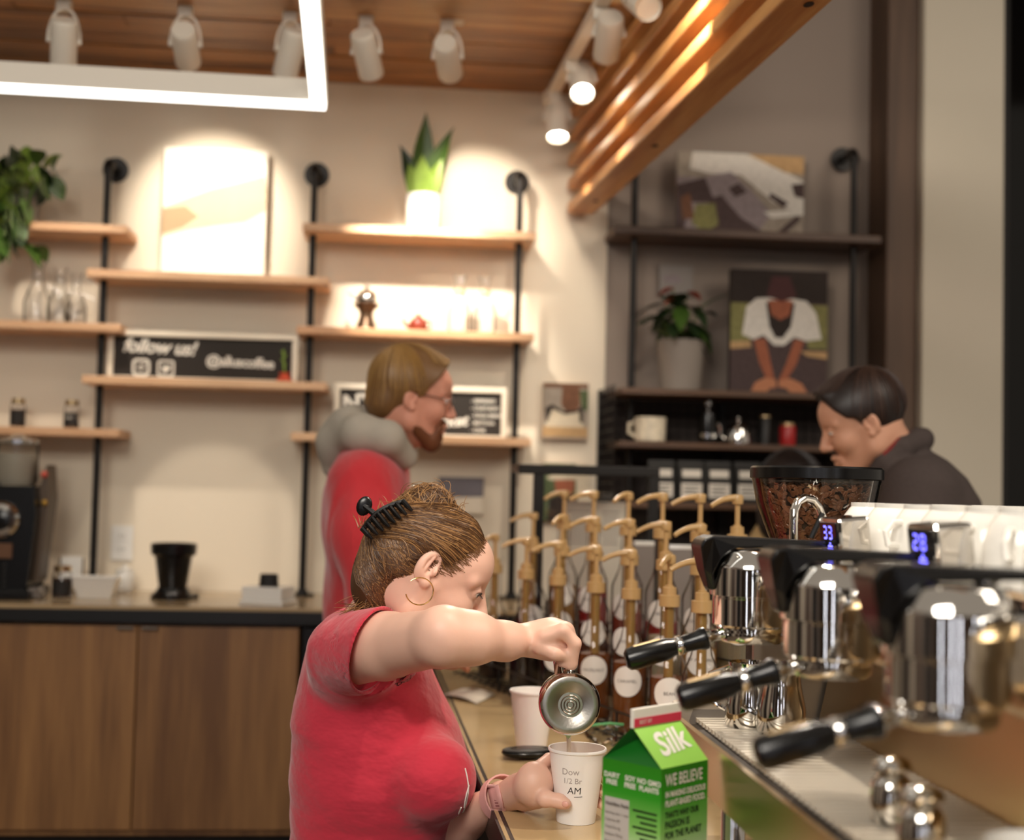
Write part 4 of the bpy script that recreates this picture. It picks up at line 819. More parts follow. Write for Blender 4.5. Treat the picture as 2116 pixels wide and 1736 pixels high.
ROWS = [(0, .855, [(1022, 'syrup_black', .7, None), (1087, 'syrup_black', .95, None), (1153, 'syrup_black', .92, 'MOCHA'), (1232, 'syrup_amber', .88, 'HAZELNUT'), (1305, 'syrup_amber', .9, 'CARAMEL'), (1384, 'syrup_amber', .85, 'BEAN'), (1452, 'syrup_brown', .80, 'CHERRY')]),
        (.085, .915, [(1100, 'syrup_red', .62, 'RED'), (1160, 'syrup_black', .6, 'DARK'), (1228, 'syrup_brown', .8, 'TOFFEE'), (1300, 'syrup_brown', .78, 'IRISH'), (1375, 'syrup_clear', .85, 'PURE CANE'), (1447, 'syrup_gold', .8, 'OF ALMOND')]),
        (.17, .975, [(1163, 'syrup_gold', .8, 'LIME'), (1224, 'syrup_red', .82, 'PEACH'), (1296, 'syrup_rose', .7, 'ROSE'), (1367, 'syrup_red', .55, 'BERRY'), (1445, 'syrup_clear', .6, 'COCONUT'), (1522, 'syrup_clear', .85, 'VANILLA')])]
liq_cache = {}
rown = ['front row', 'middle row', 'back row']; BPOS = []
for ri, (off, bz_, lst) in enumerate(ROWS):
    for ci, (px, lq, lev, txt) in enumerate(lst):
        Yb = solveY(px, off); xb_ = X1(Yb)+off; cn = {'syrup_black': 'black', 'syrup_amber': 'amber', 'syrup_brown': 'brown', 'syrup_red': 'red', 'syrup_gold': 'golden', 'syrup_clear': 'pale', 'syrup_rose': 'rose'}[lq]
        pos = ['first', 'second', 'third', 'fourth', 'fifth', 'sixth', 'seventh'][ci]
        t = thing('syrup_bottle', f'glass bottle of {cn} syrup with a gold pump, {rown[ri]}, {pos} from the left', 'bottle', (xb_, Yb, bz_), random.uniform(-.15, .15), 'syrup bottles'); BPOS.append((xb_, Yb, bz_))
        for me, nm in ((glass_mesh, 'glass_body'), (tube_mesh, 'dip_tube'), (collar_mesh, 'pump_collar'), (stem_mesh, 'pump_stem')):
            o = bpy.data.objects.new(nm, me); COL.objects.link(o); o.parent = t
        o = bpy.data.objects.new('pump_nozzle', noz_mesh); COL.objects.link(o); o.parent = t; o.rotation_euler = (0, 0, random.uniform(-.35, .35) if (ci*7+ri*3) % 5 else random.uniform(.7, 1.0))
        key = (lq, lev)
        if key not in liq_cache:
            zl = .165*lev; r_ = BR-.003
            liq_cache[key] = meshof(MB().lathe([(0, .006), (r_-.004, .006), (r_, .012), (r_, min(zl, .15)), (r_-(.007 if zl > .15 else 0), zl), (0, zl)], 24, cap=False), lq)
        o = bpy.data.objects.new('syrup', liq_cache[key]); COL.objects.link(o); o.parent = t
        if txt:
            # round paper label wrapped on the glass, turned towards the room
            a0 = -math.pi/2-.25; Rl = .0315; lz = .112; vs = [(math.cos(a0)*(BR+.0006), math.sin(a0)*(BR+.0006), lz)]; 
            for k_ in range(3):
                rk = Rl*(k_+1)/3
                for j in range(24):
                    b_ = 2*math.pi*j/24; aa = a0+rk*math.cos(b_)/BR; vs.append((math.cos(aa)*(BR+.0006), math.sin(aa)*(BR+.0006), lz+rk*math.sin(b_)))
            fs = [(0, 1+j, 1+(j+1) % 24) for j in range(24)]
            for k_ in range(2): fs += [(1+k_*24+j, 1+(k_+1)*24+j, 1+(k_+1)*24+(j+1) % 24, 1+k_*24+(j+1) % 24) for j in range(24)]
            lb_ = MB().poly(vs, fs).build('paper_label', 'label_white', t, smooth=True)
            put_text(txt, .0095, None, 'ink', lb_, fn=lambda v: Vector((math.cos(a0+v.x/BR)*(BR+.0012), math.sin(a0+v.x/BR)*(BR+.0012), lz+v.y)))
# racks: a stepped wire rack under the rows
rk = thing('bottle_rack', 'black stepped wire rack holding the syrup bottles', 'rack', (X1(3.05)+.085, 3.08, BZ)); RO = Vector(rk.location)
ud = Vector((-.288, 1, 0)).normalized(); vd = Vector((1, .288, 0)).normalized()
for ri, (off, bz_, lst) in enumerate(ROWS):
    ya, yb_ = 2.46, 3.76
    A_ = Vector((X1(ya)+off, ya, bz_)); B_ = Vector((X1(yb_)+off, yb_, bz_)); L = (B_-A_).length
    fl_ = MB(); rl = MB(); po = MB()
    for s_ in (-.034, -.012, .012, .034): fl_.tube([A_+vd*s_-Vector((0, 0, .003))-RO, B_+vd*s_-Vector((0, 0, .003))-RO], .0022, 6)
    for k_ in range(int(L/.045)+1):
        q = A_+ud*k_*.045; fl_.tube([q-vd*.043-Vector((0, 0, .006))-RO, q+vd*.043-Vector((0, 0, .006))-RO], .0018, 6)
    fl_.build('rack_floor', 'black_metal', rk)
    for s_ in (-.043, .043): rl.tube([A_+vd*s_+Vector((0, 0, .052))-RO, B_+vd*s_+Vector((0, 0, .052))-RO], .0026, 6)
    for q in (A_, B_): rl.tube([q-vd*.043+Vector((0, 0, .052))-RO, q+vd*.043+Vector((0, 0, .052))-RO], .0026, 6)
    rl.build('rack_rail', 'black_metal', rk)
    for k_ in range(5):
        q = A_+(B_-A_)*k_/4
        for s_ in (-.043, .043): MB().tube([Vector((q.x, q.y, BZ+.001))+vd*s_-RO, q+vd*s_+Vector((0, 0, .052))-RO], .0026, 6).build('rack_post', 'black_metal', rk)
# ---------------------------------------------------------------- partition, paper signs, tablets
t = thing('glass_partition', 'black metal framed glass partition at the end of the bar', 'partition', (0, 0, BZ)); fy = 3.62; pa = PY(1072, 956, fy); pb = PY(1362, 964, fy); pz = pa.z-BZ-.004
MB().rbox((pa.x, fy-.013, pz-.026), (pb.x, fy+.013, pz), .003).build('top_rail', 'black_matte', t)
MB().rbox((pa.x, fy+.013, pz-.020), (pb.x, fy+.20, pz), .003).build('top_shelf', mat('bronze_shelf', '5A4638', .4, .3), t)
for px in (1112, 1350):
    x_ = PY(px, 1050, fy).x; MB().rbox((x_-.014, fy-.013, 0), (x_+.014, fy+.013, pz-.026), .003).build('post', 'black_matte', t)
x0_ = PY(1112, 1050, fy).x; x1_ = PY(1350, 1050, fy).x; MB().box((x0_+.014, fy-.002, .03), (x1_-.014, fy+.002, pz-.026)).build('glass_pane', 'glass', t)
mat('paper', 'E4DCCB', .8); mat('print_grey', '9C948A', .8)
def sheet(name, label, x0, y0, x1, y1, Y, lines, m='paper', thick=.003):
    a = PY(x0, (y0+y1)/2, Y).x; b = PY(x1, (y0+y1)/2, Y).x; z1 = PY((x0+x1)/2, y0, Y).z
    t = thing(name, label, 'sign', ((a+b)/2, Y, BZ)); wv = b-a; h = z1-BZ
    MB().rbox((-wv/2, 0, .01), (wv/2, thick, h), .001).build('sheet', m, t); MB().rbox((-wv/2, -.03, 0), (wv/2, .04, .01), .002).build('stand_foot', 'plastic_clear', t)
    for i in range(lines):
        ww = wv*random.uniform(.25, .38); MB().box((-ww, -.0008, h-.03-.013*i), (ww, -.0002, h-.026-.013*i)).build('print_line', 'print_grey', t)
    return t
sheet('menu_sheet', 'cream menu sheet standing behind the bottles, left one', 1163, 1036, 1226, 1200, 3.86, 8); sheet('menu_sheet', 'cream menu sheet standing behind the bottles, right one', 1229, 1038, 1292, 1200, 3.86, 8)
for (x0, x1, yy, lb) in ((1308, 1352, 1122, 'grey tablet with a bright top edge behind the bottles, left one'), (1377, 1430, 1128, 'grey tablet with a bright top edge behind the bottles, right one')):
    t = sheet('tablet_stand', lb, x0, yy, x1, 1200, 3.45, 0, mat('tablet_grey', '857C76', .5), .012); wv = (PY(x1, 1150, 3.45)-PY(x0, 1150, 3.45)).x; h = PY(1350, yy, 3.45).z-BZ
    MB().rbox((-wv/2, -.002, h-.008), (wv/2, .016, h+.004), .002).build('top_edge', 'white_ceramic', t)
# ---------------------------------------------------------------- small things on the bar
cprof = [(0, .004), (.0285, .004), (.0290, .0), (.0300, .0), (.0435, .108), (.0455, .109), (.0460, .1115), (.0450, .1135), (.0430, .113), (.0285, .006), (0, .006)]
mat('paper_cup', 'F3EDE8', .55, sss=.05); mat('latte', 'C79A76', .4); mat('marker', '2A2624', .6); mat('marker_faint', 'A79C98', .6)
def paper_cup(label, p, fill=None):
    t = thing('paper_cup', label, 'cup', tuple(p)); MB().lathe(cprof, 48, cap=False).build('cup_wall', 'paper_cup', t)
    if fill: MB().lathe([(0, fill), (.0285+.0145*fill/.108-.001, fill)], 36, cap=False).build('coffee', 'latte', t)
    return t
cp = PZ(1190, 1697, BZ); cp.z = BZ+.0005
CUP = paper_cup('white paper cup being filled, with AM written on it', cp, .075)
def on_cup(ang, z):
    def f(v):
        zz = z+v.y; r = .0301+.0135*zz/.108; a = ang+v.x/r; return Vector((math.cos(a)*r, math.sin(a)*r, zz))
    return f
cang = math.atan2(-cp.y, -cp.x)
put_text('AM', .015, None, 'marker', CUP, fn=on_cup(cang-.10, .053), shear=.1); put_text('Dow', .014, None, 'marker_faint', CUP, fn=on_cup(cang-.25, .082)); put_text('1/2 Br', .012, None, 'marker_faint', CUP, fn=on_cup(cang-.18, .068))
u_ = MB(); fcup = on_cup(cang-.10, .044); u_.tube([fcup(Vector((.0125*k_/8, .0001*k_, 0))) for k_ in range(9)], .0005, 5); u_.build('underline', 'marker', CUP)
paper_cup('empty white paper cup standing behind the milk pitcher', PZ(1098, 1545, BZ)+Vector((0, 0, .0005)))
# receipt
a, b, c_, d_ = PZ(915, 1440, BZ), PZ(985, 1456, BZ), PZ(1022, 1438, BZ), PZ(955, 1428, BZ)
mb = MB(); n = 8; vs = []
for i in range(n+1):
    u = i/n; l0 = a.lerp(b, u); l1 = d_.lerp(c_, u); z_ = BZ+.002+.012*(u*(1-u)*4)*.6+.010*max(0, .3-u); vs += [(l0.x, l0.y, z_), (l1.x, l1.y, z_+.002)]
o = mb.poly(vs, [(2*i, 2*i+1, 2*i+3, 2*i+2) for i in range(n)]).build('paper_slip', 'paper', smooth=True); tag(o, 'curled white paper slip on the bar counter', 'paper'); o.modifiers.new('thick', 'SOLIDIFY').thickness = .0006
# black oval dish
q = PZ(1092, 1572, BZ); t = thing('oval_lid', 'black oval plastic lid lying on the counter', 'lid', (q.x, q.y+.02, BZ), .25)
bm = bmesh.new(); bmesh.ops.create_uvsphere(bm, u_segments=28, v_segments=12, radius=1)
for v in bm.verts: v.co = Vector((v.co.x*.052, v.co.y*.03, .013+(v.co.z*.008 if v.co.z > 0 else v.co.z*.0128)))
mb = MB(); mb.sm = True; mb.bm(bm).build('shell', 'black_plastic', t); MB().lathe([(.048, .016), (.051, .017), (.048, .019)], 28, Matrix.Diagonal((1, .58, 1, 1))).build('rim', mat('black_satin', '1E1A17', .5), t)
# plastic wrapper
q = PZ(1262, 1560, BZ); bm = bmesh.new(); bmesh.ops.create_icosphere(bm, subdivisions=3, radius=1); random.seed(9)
for v in bm.verts: v.co = Vector((v.co.x*.045*random.uniform(.8, 1.1), v.co.y*.05*random.uniform(.8, 1.1), max(.0, .022+v.co.z*.024*random.uniform(.7, 1.15))))
t = thing('plastic_wrapper', 'crumpled clear plastic wrapper with a green strip behind the milk carton', 'wrapper', (q.x+.01, q.y+.09, BZ+.001)); MB().bm(bm).build('film', 'plastic_clear', t)
MB().tube([(-.035, .0, .040), (0, -.01, .046), (.03, .0, .042)], .003, 6).build('green_strip', mat('strip_green', '5FA36A', .4), t)
# ---------------------------------------------------------------- milk carton
mat('carton_green_print', '2E8A1E', .3); 
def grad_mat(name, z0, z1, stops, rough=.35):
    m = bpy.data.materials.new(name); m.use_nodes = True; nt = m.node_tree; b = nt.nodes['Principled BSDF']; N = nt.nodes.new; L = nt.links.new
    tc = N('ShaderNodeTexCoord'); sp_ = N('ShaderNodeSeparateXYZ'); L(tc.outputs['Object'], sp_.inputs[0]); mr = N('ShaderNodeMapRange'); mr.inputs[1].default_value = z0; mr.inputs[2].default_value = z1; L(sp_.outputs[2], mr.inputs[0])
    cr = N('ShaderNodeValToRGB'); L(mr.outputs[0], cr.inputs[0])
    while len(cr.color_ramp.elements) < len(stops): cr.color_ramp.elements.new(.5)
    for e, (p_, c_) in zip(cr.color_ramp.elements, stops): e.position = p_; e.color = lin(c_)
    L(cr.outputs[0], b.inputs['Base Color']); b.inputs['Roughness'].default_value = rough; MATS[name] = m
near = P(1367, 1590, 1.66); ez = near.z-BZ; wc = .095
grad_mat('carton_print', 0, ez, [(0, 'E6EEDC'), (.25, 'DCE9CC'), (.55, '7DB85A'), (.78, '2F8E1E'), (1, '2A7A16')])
rzv = math.radians(40)  # right face turned
mc = thing('milk_carton', 'green and white gable-top carton of plant milk', 'carton', (near.x, near.y, BZ), rzv)
# local frame: near corner at the origin, right face along +x, left face along +y
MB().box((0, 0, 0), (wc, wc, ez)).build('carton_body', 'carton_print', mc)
gh_ = .045; ridge_y = wc/2
gab = MB().poly([(0, 0, ez), (wc, 0, ez), (wc, ridge_y, ez+gh_), (0, ridge_y, ez+gh_)], [(0, 1, 2, 3)]); gab.poly([(0, wc, ez), (wc, wc, ez), (wc, ridge_y, ez+gh_), (0, ridge_y, ez+gh_)], [(0, 3, 2, 1)])
gab.build('roof_panel', mat('carton_lime', '8CC152', .35), mc)
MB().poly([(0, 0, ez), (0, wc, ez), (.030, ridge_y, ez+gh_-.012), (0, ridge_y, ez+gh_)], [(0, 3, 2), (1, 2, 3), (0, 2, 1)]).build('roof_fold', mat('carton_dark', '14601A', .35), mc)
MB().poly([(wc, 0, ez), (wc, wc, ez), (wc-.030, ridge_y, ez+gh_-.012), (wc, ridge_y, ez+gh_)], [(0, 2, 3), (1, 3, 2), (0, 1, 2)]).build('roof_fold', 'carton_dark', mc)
MB().rbox((-.001, ridge_y-.003, ez+gh_-.002), (wc+.001, ridge_y+.003, ez+gh_+.022), .001).build('ridge_fin', mat('carton_white', 'DAD6CC', .4), mc)
MB().box((0, ridge_y-.0036, ez+gh_-.001), (wc, ridge_y-.003, ez+gh_+.010)).build('red_stripe', mat('stripe_red', 'C8324A', .4), mc)
put_text('BEST BY', .007, Matrix.Translation((.022, ridge_y-.0040, ez+gh_+.0048)) @ RX, 'carton_white', mc)
sl = math.atan2(gh_, ridge_y); Ms = Matrix.Translation((wc*.50, 0, ez)) @ Matrix.Rotation(sl, 4, 'X')
put_text('Silk', .046, Ms @ Matrix.Translation((.0, .034, .0008)) @ Matrix.Rotation(.12, 4, 'Z'), 'carton_white', mc, shear=.3, bold=.0013, space=1.0)
for i, (s_, z_, sz, m) in enumerate((('WE BELIEVE', .016, .0205, 'carton_white'), ('IN MAKING DELICIOUS', .033, .0098, 'carton_white'), ('PLANT-BASED FOOD.', .044, .0105, 'carton_white'), ("THAT'S WHY OUR", .058, .0102, 'leaf_dark'), ('PASSION IS', .070, .0125, 'leaf_dark'), ('FOR THE PLANET', .083, .0118, 'leaf_dark'), ('TO MAKE', .099, .0125, 'leaf_dark'))):
    put_text(s_, sz, Matrix.Translation((.008, -.0006, ez-z_)) @ RX, m, mc, align='LEFT', bold=.0004, sx=.80 if i else .70)
# left face (x = 0 plane, runs along +y): panels and print
LM = Matrix.Translation((-.0006, wc, 0)) @ Matrix.Rotation(-math.pi/2, 4, 'Z') @ RX
MB().box((-.0005, .050, -.0), (0, .090, ez-.047)).build('facts_panel', mat('facts_grey', 'B9B2AC', .5), mc)
for i in range(3): put_text(('DAIRY\nFREE', 'SOY\nFREE', 'NO GMO\nPLANTS')[i], .0088, LM @ Matrix.Translation((.016+.03*i, ez-.024, 0)), 'carton_white', mc, bold=.0003)
put_text('Nutrition Facts', .0062, LM @ Matrix.Translation((.007, ez-.055, .0008)), 'ink', mc, align='LEFT', bold=.0003)
for i in range(9): put_text(('Serving size 1 cup', 'Calories 80', 'Total Fat 4g', 'Sodium 70mg', 'Sugars 5g', 'Protein 6g', 'Vitamin D', 'Calcium', 'Iron')[i], .0052, LM @ Matrix.Translation((.007, ez-.066-.009*i, .0008)), 'ink', mc, align='LEFT')
for i in range(11): MB().box((-.0006, .006, ez-.058-.0068*i), (0, .044-.006*(i % 3), ez-.0555-.0068*i)).build('print_line', 'leaf_dark', mc)
# ================================================================ PEOPLE
class SDF:
    def __init__(s, lo, hi, h):
        s.lo = np.array(lo, float); s.h = h; s.n = np.ceil((np.array(hi)-s.lo)/h).astype(int)+1
        s.F = np.full(s.n, .5, np.float32); s.ax = [(s.lo[i]+np.arange(s.n[i])*h).astype(np.float32) for i in range(3)]
    def sub_(s, lo, hi, pad):
        a = np.clip(np.floor((np.array(lo)-pad-s.lo)/s.h).astype(int), 0, s.n-1); b = np.clip(np.ceil((np.array(hi)+pad-s.lo)/s.h).astype(int)+1, 1, s.n)
        sl = tuple(slice(a[i], b[i]) for i in range(3)); g = [s.ax[0][sl[0]][:, None, None], s.ax[1][sl[1]][None, :, None], s.ax[2][sl[2]][None, None, :]]
        return sl, g
    def mix(s, sl, d, k, op):
        f = s.F[sl]
        if f.size == 0: return
        if op == 'add':
            if k > 0: hh = np.clip(.5+.5*(f-d)/k, 0, 1); s.F[sl] = f*(1-hh)+d*hh-k*hh*(1-hh)
            else: s.F[sl] = np.minimum(f, d)
        else:
            if k > 0: hh = np.clip(.5-.5*(f+d)/k, 0, 1); s.F[sl] = f*(1-hh)-d*hh+k*hh*(1-hh)
            else: s.F[sl] = np.maximum(f, -d)
    def cone(s, a, b, ra, rb, k=.01, op='add'):
        a = np.array(a, float); b = np.array(b, float); r = max(ra, rb); sl, g = s.sub_(np.minimum(a, b)-r, np.maximum(a, b)+r, k+3*s.h)
        ab = b-a; L = max(ab@ab, 1e-9); t = np.clip(((g[0]-a[0])*ab[0]+(g[1]-a[1])*ab[1]+(g[2]-a[2])*ab[2])/L, 0, 1)
        d = np.sqrt((g[0]-a[0]-t*ab[0])**2+(g[1]-a[1]-t*ab[1])**2+(g[2]-a[2]-t*ab[2])**2)-(ra+(rb-ra)*t); s.mix(sl, d.astype(np.float32), k, op); return s
    def chain(s, pts, rad, k=.01):
        for i in range(len(pts)-1): s.cone(pts[i], pts[i+1], rad[i], rad[i+1], k)
        return s
    def ell(s, c, r, k=.01, op='add', R=None):
        c = np.array(c, float); r = np.array(r if hasattr(r, '__len__') else (r, r, r), float); m = r.max(); sl, g = s.sub_(c-m, c+m, k+3*s.h)
        q = [g[i]-c[i] for i in range(3)]
        if R is not None: R = np.array(R); q = [q[0]*R[0, i]+q[1]*R[1, i]+q[2]*R[2, i] for i in range(3)]
        k0 = np.sqrt((q[0]/r[0])**2+(q[1]/r[1])**2+(q[2]/r[2])**2); k1 = np.sqrt((q[0]/r[0]**2)**2+(q[1]/r[1]**2)**2+(q[2]/r[2]**2)**2)+1e-9
        s.mix(sl, (k0*(k0-1)/k1).astype(np.float32), k, op); return s
    def loft(s, tab, k=.02, p=2.4, axis=1, wob=0):
        """tab rows: (u along axis 1, x0, x1, centre of axis 2, half size of axis 2)"""
        T = np.array(sorted(tab), float); u0, u1 = T[0, 0], T[-1, 0]
        sl, g = s.sub_((T[:, 1].min(), u0, (T[:, 3]-T[:, 4]).min()), (T[:, 2].max(), u1, (T[:, 3]+T[:, 4]).max()), k+3*s.h)
        U = g[1].ravel(); uc = np.clip(U, u0, u1)
        def ip(c):
            return np.interp(uc, T[:, 0], T[:, c])[None, :, None]
        x0, x1, c, hd = ip(1), ip(2), ip(3), ip(4); a = (x1-x0)/2; m = (x0+x1)/2
        rr = (np.abs((g[0]-m)/a)**p+np.abs((g[2]-c)/hd)**p)**(1/p); d = (rr-1)*np.minimum(a, hd)
        if wob: d = d+wob*(np.sin(g[1]*26+g[0]*17+np.sin(g[2]*14)*1.4)*.6+np.sin(g[0]*31-g[1]*19+g[2]*12)*.4)*np.clip(1.2-abs(g[2]-c)*0, 0, 1)
        over = np.maximum(u0-U, U-u1)[None, :, None]; d = np.where(over > 0, np.maximum(d, over), d); s.mix(sl, d.astype(np.float32), k, 'add'); return s
    def half(s, p, n, op='cut'):
        n = np.array(n, float); n /= np.linalg.norm(n); p = np.array(p)
        d = ((s.ax[0][:, None, None]-p[0])*n[0]+(s.ax[1][None, :, None]-p[1])*n[1]+(s.ax[2][None, None, :]-p[2])*n[2]); s.F = np.maximum(s.F, d.astype(np.float32)); return s
    def mesh(s):
        F_ = s.F; neg = F_ < 0; n = s.n
        occ = np.zeros(n-1, np.int8); nb = [(i, j, k_) for i in (0, 1) for j in (0, 1) for k_ in (0, 1)]
        def cut(A, o): return A[o[0]:n[0]-1+o[0], o[1]:n[1]-1+o[1], o[2]:n[2]-1+o[2]]
        for o in nb: occ += cut(neg, o)
        act = (occ > 0) & (occ < 8); idx = np.argwhere(act); vid = np.full(n-1, -1, np.int64); vid[act] = np.arange(len(idx))
        val = {o: cut(F_, o)[act] for o in nb}; acc = np.zeros((len(idx), 3)); cnt = np.zeros(len(idx))
        for o in nb:
            for ax in range(3):
                if o[ax]: continue
                o2 = tuple(o[i]+(i == ax) for i in range(3)); a, b = val[o], val[o2]; m = (a < 0) != (b < 0); t = np.where(m, a/np.where(m, a-b, 1), 0)
                pnt = np.array(o, float)[None].repeat(len(idx), 0); pnt[:, ax] += t; acc[m] += pnt[m]; cnt[m] += 1
        V = s.lo+(idx+acc/np.maximum(cnt, 1)[:, None])*s.h; faces = []
        for ax in range(3):
            a1, a2 = [(1, 2), (2, 0), (0, 1)][ax]; sl0 = [slice(None)]*3; sl1 = [slice(None)]*3; sl0[ax] = slice(0, -1); sl1[ax] = slice(1, None)
            ch = neg[tuple(sl0)] != neg[tuple(sl1)]; e = np.argwhere(ch); e = e[(e[:, a1] > 0) & (e[:, a2] > 0) & (e[:, a1] < n[a1]-1) & (e[:, a2] < n[a2]-1)]
            st_ = neg[tuple(e.T)]; q = []
            for d1, d2 in ((1, 1), (0, 1), (0, 0), (1, 0)):
                c = e.copy(); c[:, a1] -= d1; c[:, a2] -= d2; q.append(vid[tuple(c.T)])
            q = np.stack(q, 1); q[~st_] = q[~st_][:, ::-1]; faces.append(q)
        return V, np.concatenate(faces)
def smooth_np(V, Fq, it=2, lam=.5):
    for _ in range(it):
        acc = np.zeros_like(V); c = np.zeros(len(V))
        for a, b in ((0, 1), (1, 2), (2, 3), (3, 0)):
            for i, j in ((a, b), (b, a)): np.add.at(acc, Fq[:, i], V[Fq[:, j]]); np.add.at(c, Fq[:, i], 1)
        V = V+lam*(acc/np.maximum(c, 1)[:, None]-V)
    return V
def emit(name, parts, m, parent, M=None, smooth=1):
    """parts: list of (V, F, matrix) joined into one mesh in the frame of parent"""
    vs, fs, b = [], [], 0; inv = Matrix.Translation(-Vector(parent.location)) if parent else Matrix()
    for V, Fq, Mx in parts:
        if smooth: V = smooth_np(V, Fq, smooth)
        A = np.array(inv @ Mx); vs.append(V @ A[:3, :3].T+A[:3, 3]); fs.append(Fq+b); b += len(V)
    V = np.concatenate(vs); Fq = np.concatenate(fs); me = bpy.data.meshes.new(name); me.vertices.add(len(V)); me.vertices.foreach_set('co', V.astype(np.float32).ravel())
    me.loops.add(Fq.size); me.polygons.add(len(Fq)); me.loops.foreach_set('vertex_index', Fq.astype(np.int32).ravel()); me.polygons.foreach_set('loop_start', np.arange(0, Fq.size, 4, dtype=np.int32))
    try: me.polygons.foreach_set('loop_total', np.full(len(Fq), 4, np.int32))
    except Exception: pass
    me.update(calc_edges=True); me.validate(); me.polygons.foreach_set('use_smooth', np.ones(len(me.polygons), bool)); me.materials.append(MATS[m])
    bm = bmesh.new(); bm.from_mesh(me); bmesh.ops.recalc_face_normals(bm, faces=bm.faces); bm.to_mesh(me); bm.free()
    o = bpy.data.objects.new(name, me); COL.objects.link(o)
    if parent: o.parent = parent
    return o
# camera-aligned measuring frame: (right, up, depth) -> world
AX = Matrix((tuple(RM @ Vector((1, 0, 0)))+(0,), tuple(RM @ Vector((0, 1, 0)))+(0,), tuple(RM @ Vector((0, 0, -1)))+(0,), (0, 0, 0, 1))).transposed(); AX.translation = CAMP
def cs(x, y, d): return np.array([(x-IW/2)/F*d, -(y-IH/2)/F*d, d])
def rows(tab, d): return [(-(y-IH/2)/F*d, (a-IW/2)/F*d, (b-IW/2)/F*d, d+dc, hd) for y, a, b, dc, hd in tab]
def head_matrix(px, py, d, pitch, face='R', yaw=0, sc=1):
    R_, U_, D_ = (AX.col[i].to_3d() for i in range(3)); s_ = 1 if face == 'R' else -1; p_ = math.radians(pitch); w_ = math.radians(yaw)
    h_ = (R_*s_*math.cos(w_)+D_*math.sin(w_)).normalized(); x_ = h_*math.cos(p_)-U_*math.sin(p_); z_ = h_*math.sin(p_)+U_*math.cos(p_); y_ = z_.cross(x_)
    M = Matrix((tuple(x_)+(0,), tuple(y_)+(0,), tuple(z_)+(0,), (0, 0, 0, 1))).transposed() @ Matrix.Scale(sc, 4); M.translation = P(px, py, d); return M
def head_sdf(neck_end, h=.0022, male=False, jaw=1.0, cr=(.042, .083), ez=0):
    lo = np.minimum((-.125, -.10, -.15), np.array(neck_end)-.075); hi = np.maximum((.135, .10, .15), np.array(neck_end)+.075); s = SDF(lo, hi, h)
    s.ell((-.012, 0, cr[0]), (.098, .074, cr[1]), 0); s.ell((.030, 0, -.010), (.058, .060, .085), .03)
    s.ell((.040, 0, .045), (.050, .060, .045), .02)                                     # forehead
    s.cone((.066, 0, -.096), (.070, 0, -.088), .022*jaw, .022*jaw, .02)                 # chin
    for e in (-1, 1):
        s.cone((.060, e*.014, -.094), (.002, e*.050, -.058), .018*jaw, .022, .02); s.cone((.002, e*.050, -.058), (-.002, e*.060, -.015), .02, .016, .02)
        s.ell((.056, e*.034, -.022), (.028, .026, .024), .02)                           # cheek
        s.cone((.079, e*.012, .030), (.066, e*.050, .026), .009 if male else .007, .008, .012)   # brow
    for e in (-1, 1): s.ell((.092, e*.030, .011), (.018, .017, .013), .012, 'sub')
    s.cone((.084, 0, .020), (.108, 0, -.020), .0075, .0105, .012); s.ell((.104, 0, -.024), (.012, .011, .009), .006)
    for e in (-1, 1): s.ell((.096, e*.0115, -.027), (.011, .007, .007), .005); s.ell((.101, e*.0065, -.034), (.006, .0032, .004), .002, 'sub')
    s.cone((.086, -.018, -.058), (.093, 0, -.054), .006, .0075, .006); s.cone((.086, .018, -.058), (.093, 0, -.054), .006, .0075, .006); s.cone((.084, -.014, -.067), (.090, 0, -.068), .007, .0085, .006); s.cone((.084, .014, -.067), (.090, 0, -.068), .007, .0085, .006)
    s.ell((.102, 0, -.061), (.014, .022, .0016), .003, 'sub')
    for e in (-1, 1):
        c = np.array((.0755, e*.0305, .0105)); s.ell(c, .0142, .004); s.ell(c+(.012, e*.001, -.0018), (.012, .0125, .0042), .002, 'sub')
        # ear
        R = np.array(Euler((0, 0, e*-.35)).to_matrix()) @ np.array(Euler((0, .22, 0)).to_matrix())
        s.ell((-.010, e*.076, .002+ez), (.0185, .0100, .030), .003, 'add', R); s.ell((-.0035, e*.086, .005+ez), (.0115, .0105, .0195), .003, 'sub', R)
        s.ell((.004, e*.078, -.004+ez), (.0045, .005, .007), .002); s.cone((-.012, e*.081, -.008+ez), (-.007, e*.081, .017+ez), .0028, .0026, .002); s.ell((-.002, e*.079, -.025+ez), (.0085, .0055, .0085), .005)
    s.cone((-.030, 0, -.035), neck_end, .052 if not male else .060, .056 if not male else .068, .03)
    s.cone((.02, 0, -.06), np.array(neck_end)+(.025, 0, 0), .035, .04, .03)
    return s
def eyes(parent, M, iris='5A4630', sc=1):
    mat('sclera', 'E8E0D8', .15); mat('iris_'+iris, iris, .1); mat('pupil', '050505', .05); inv = Matrix.Translation(-Vector(parent.location))
    for e in (-1, 1):
        mb = MB(); c = Vector((.0755, e*.0305, .0105)); T = inv @ M; mb.cur = 0; mb.sphere(c, .0122, 16, T)
        D = T @ Matrix.Translation(c) @ Matrix.Rotation(math.radians(90+22), 4, 'Y'); mb.cur = 1; mb.lathe([(.0058, .0108), (.003, .01215), (0, .0124)], 16, D, cap=False); mb.cur = 2; mb.lathe([(.0028, .0123), (0, .0127)], 12, D, cap=False)
        mb.build('eye', ['sclera', 'iris_'+iris, 'pupil'], parent)
def strand_mesh(curves, r=.0007, n=4, taper=True):
    mb = MB()
    for c in curves: mb.tube(c, [r*(1-.6*(i/(len(c)-1))**2) if taper else r for i in range(len(c))], n, cap=False)
    return mb
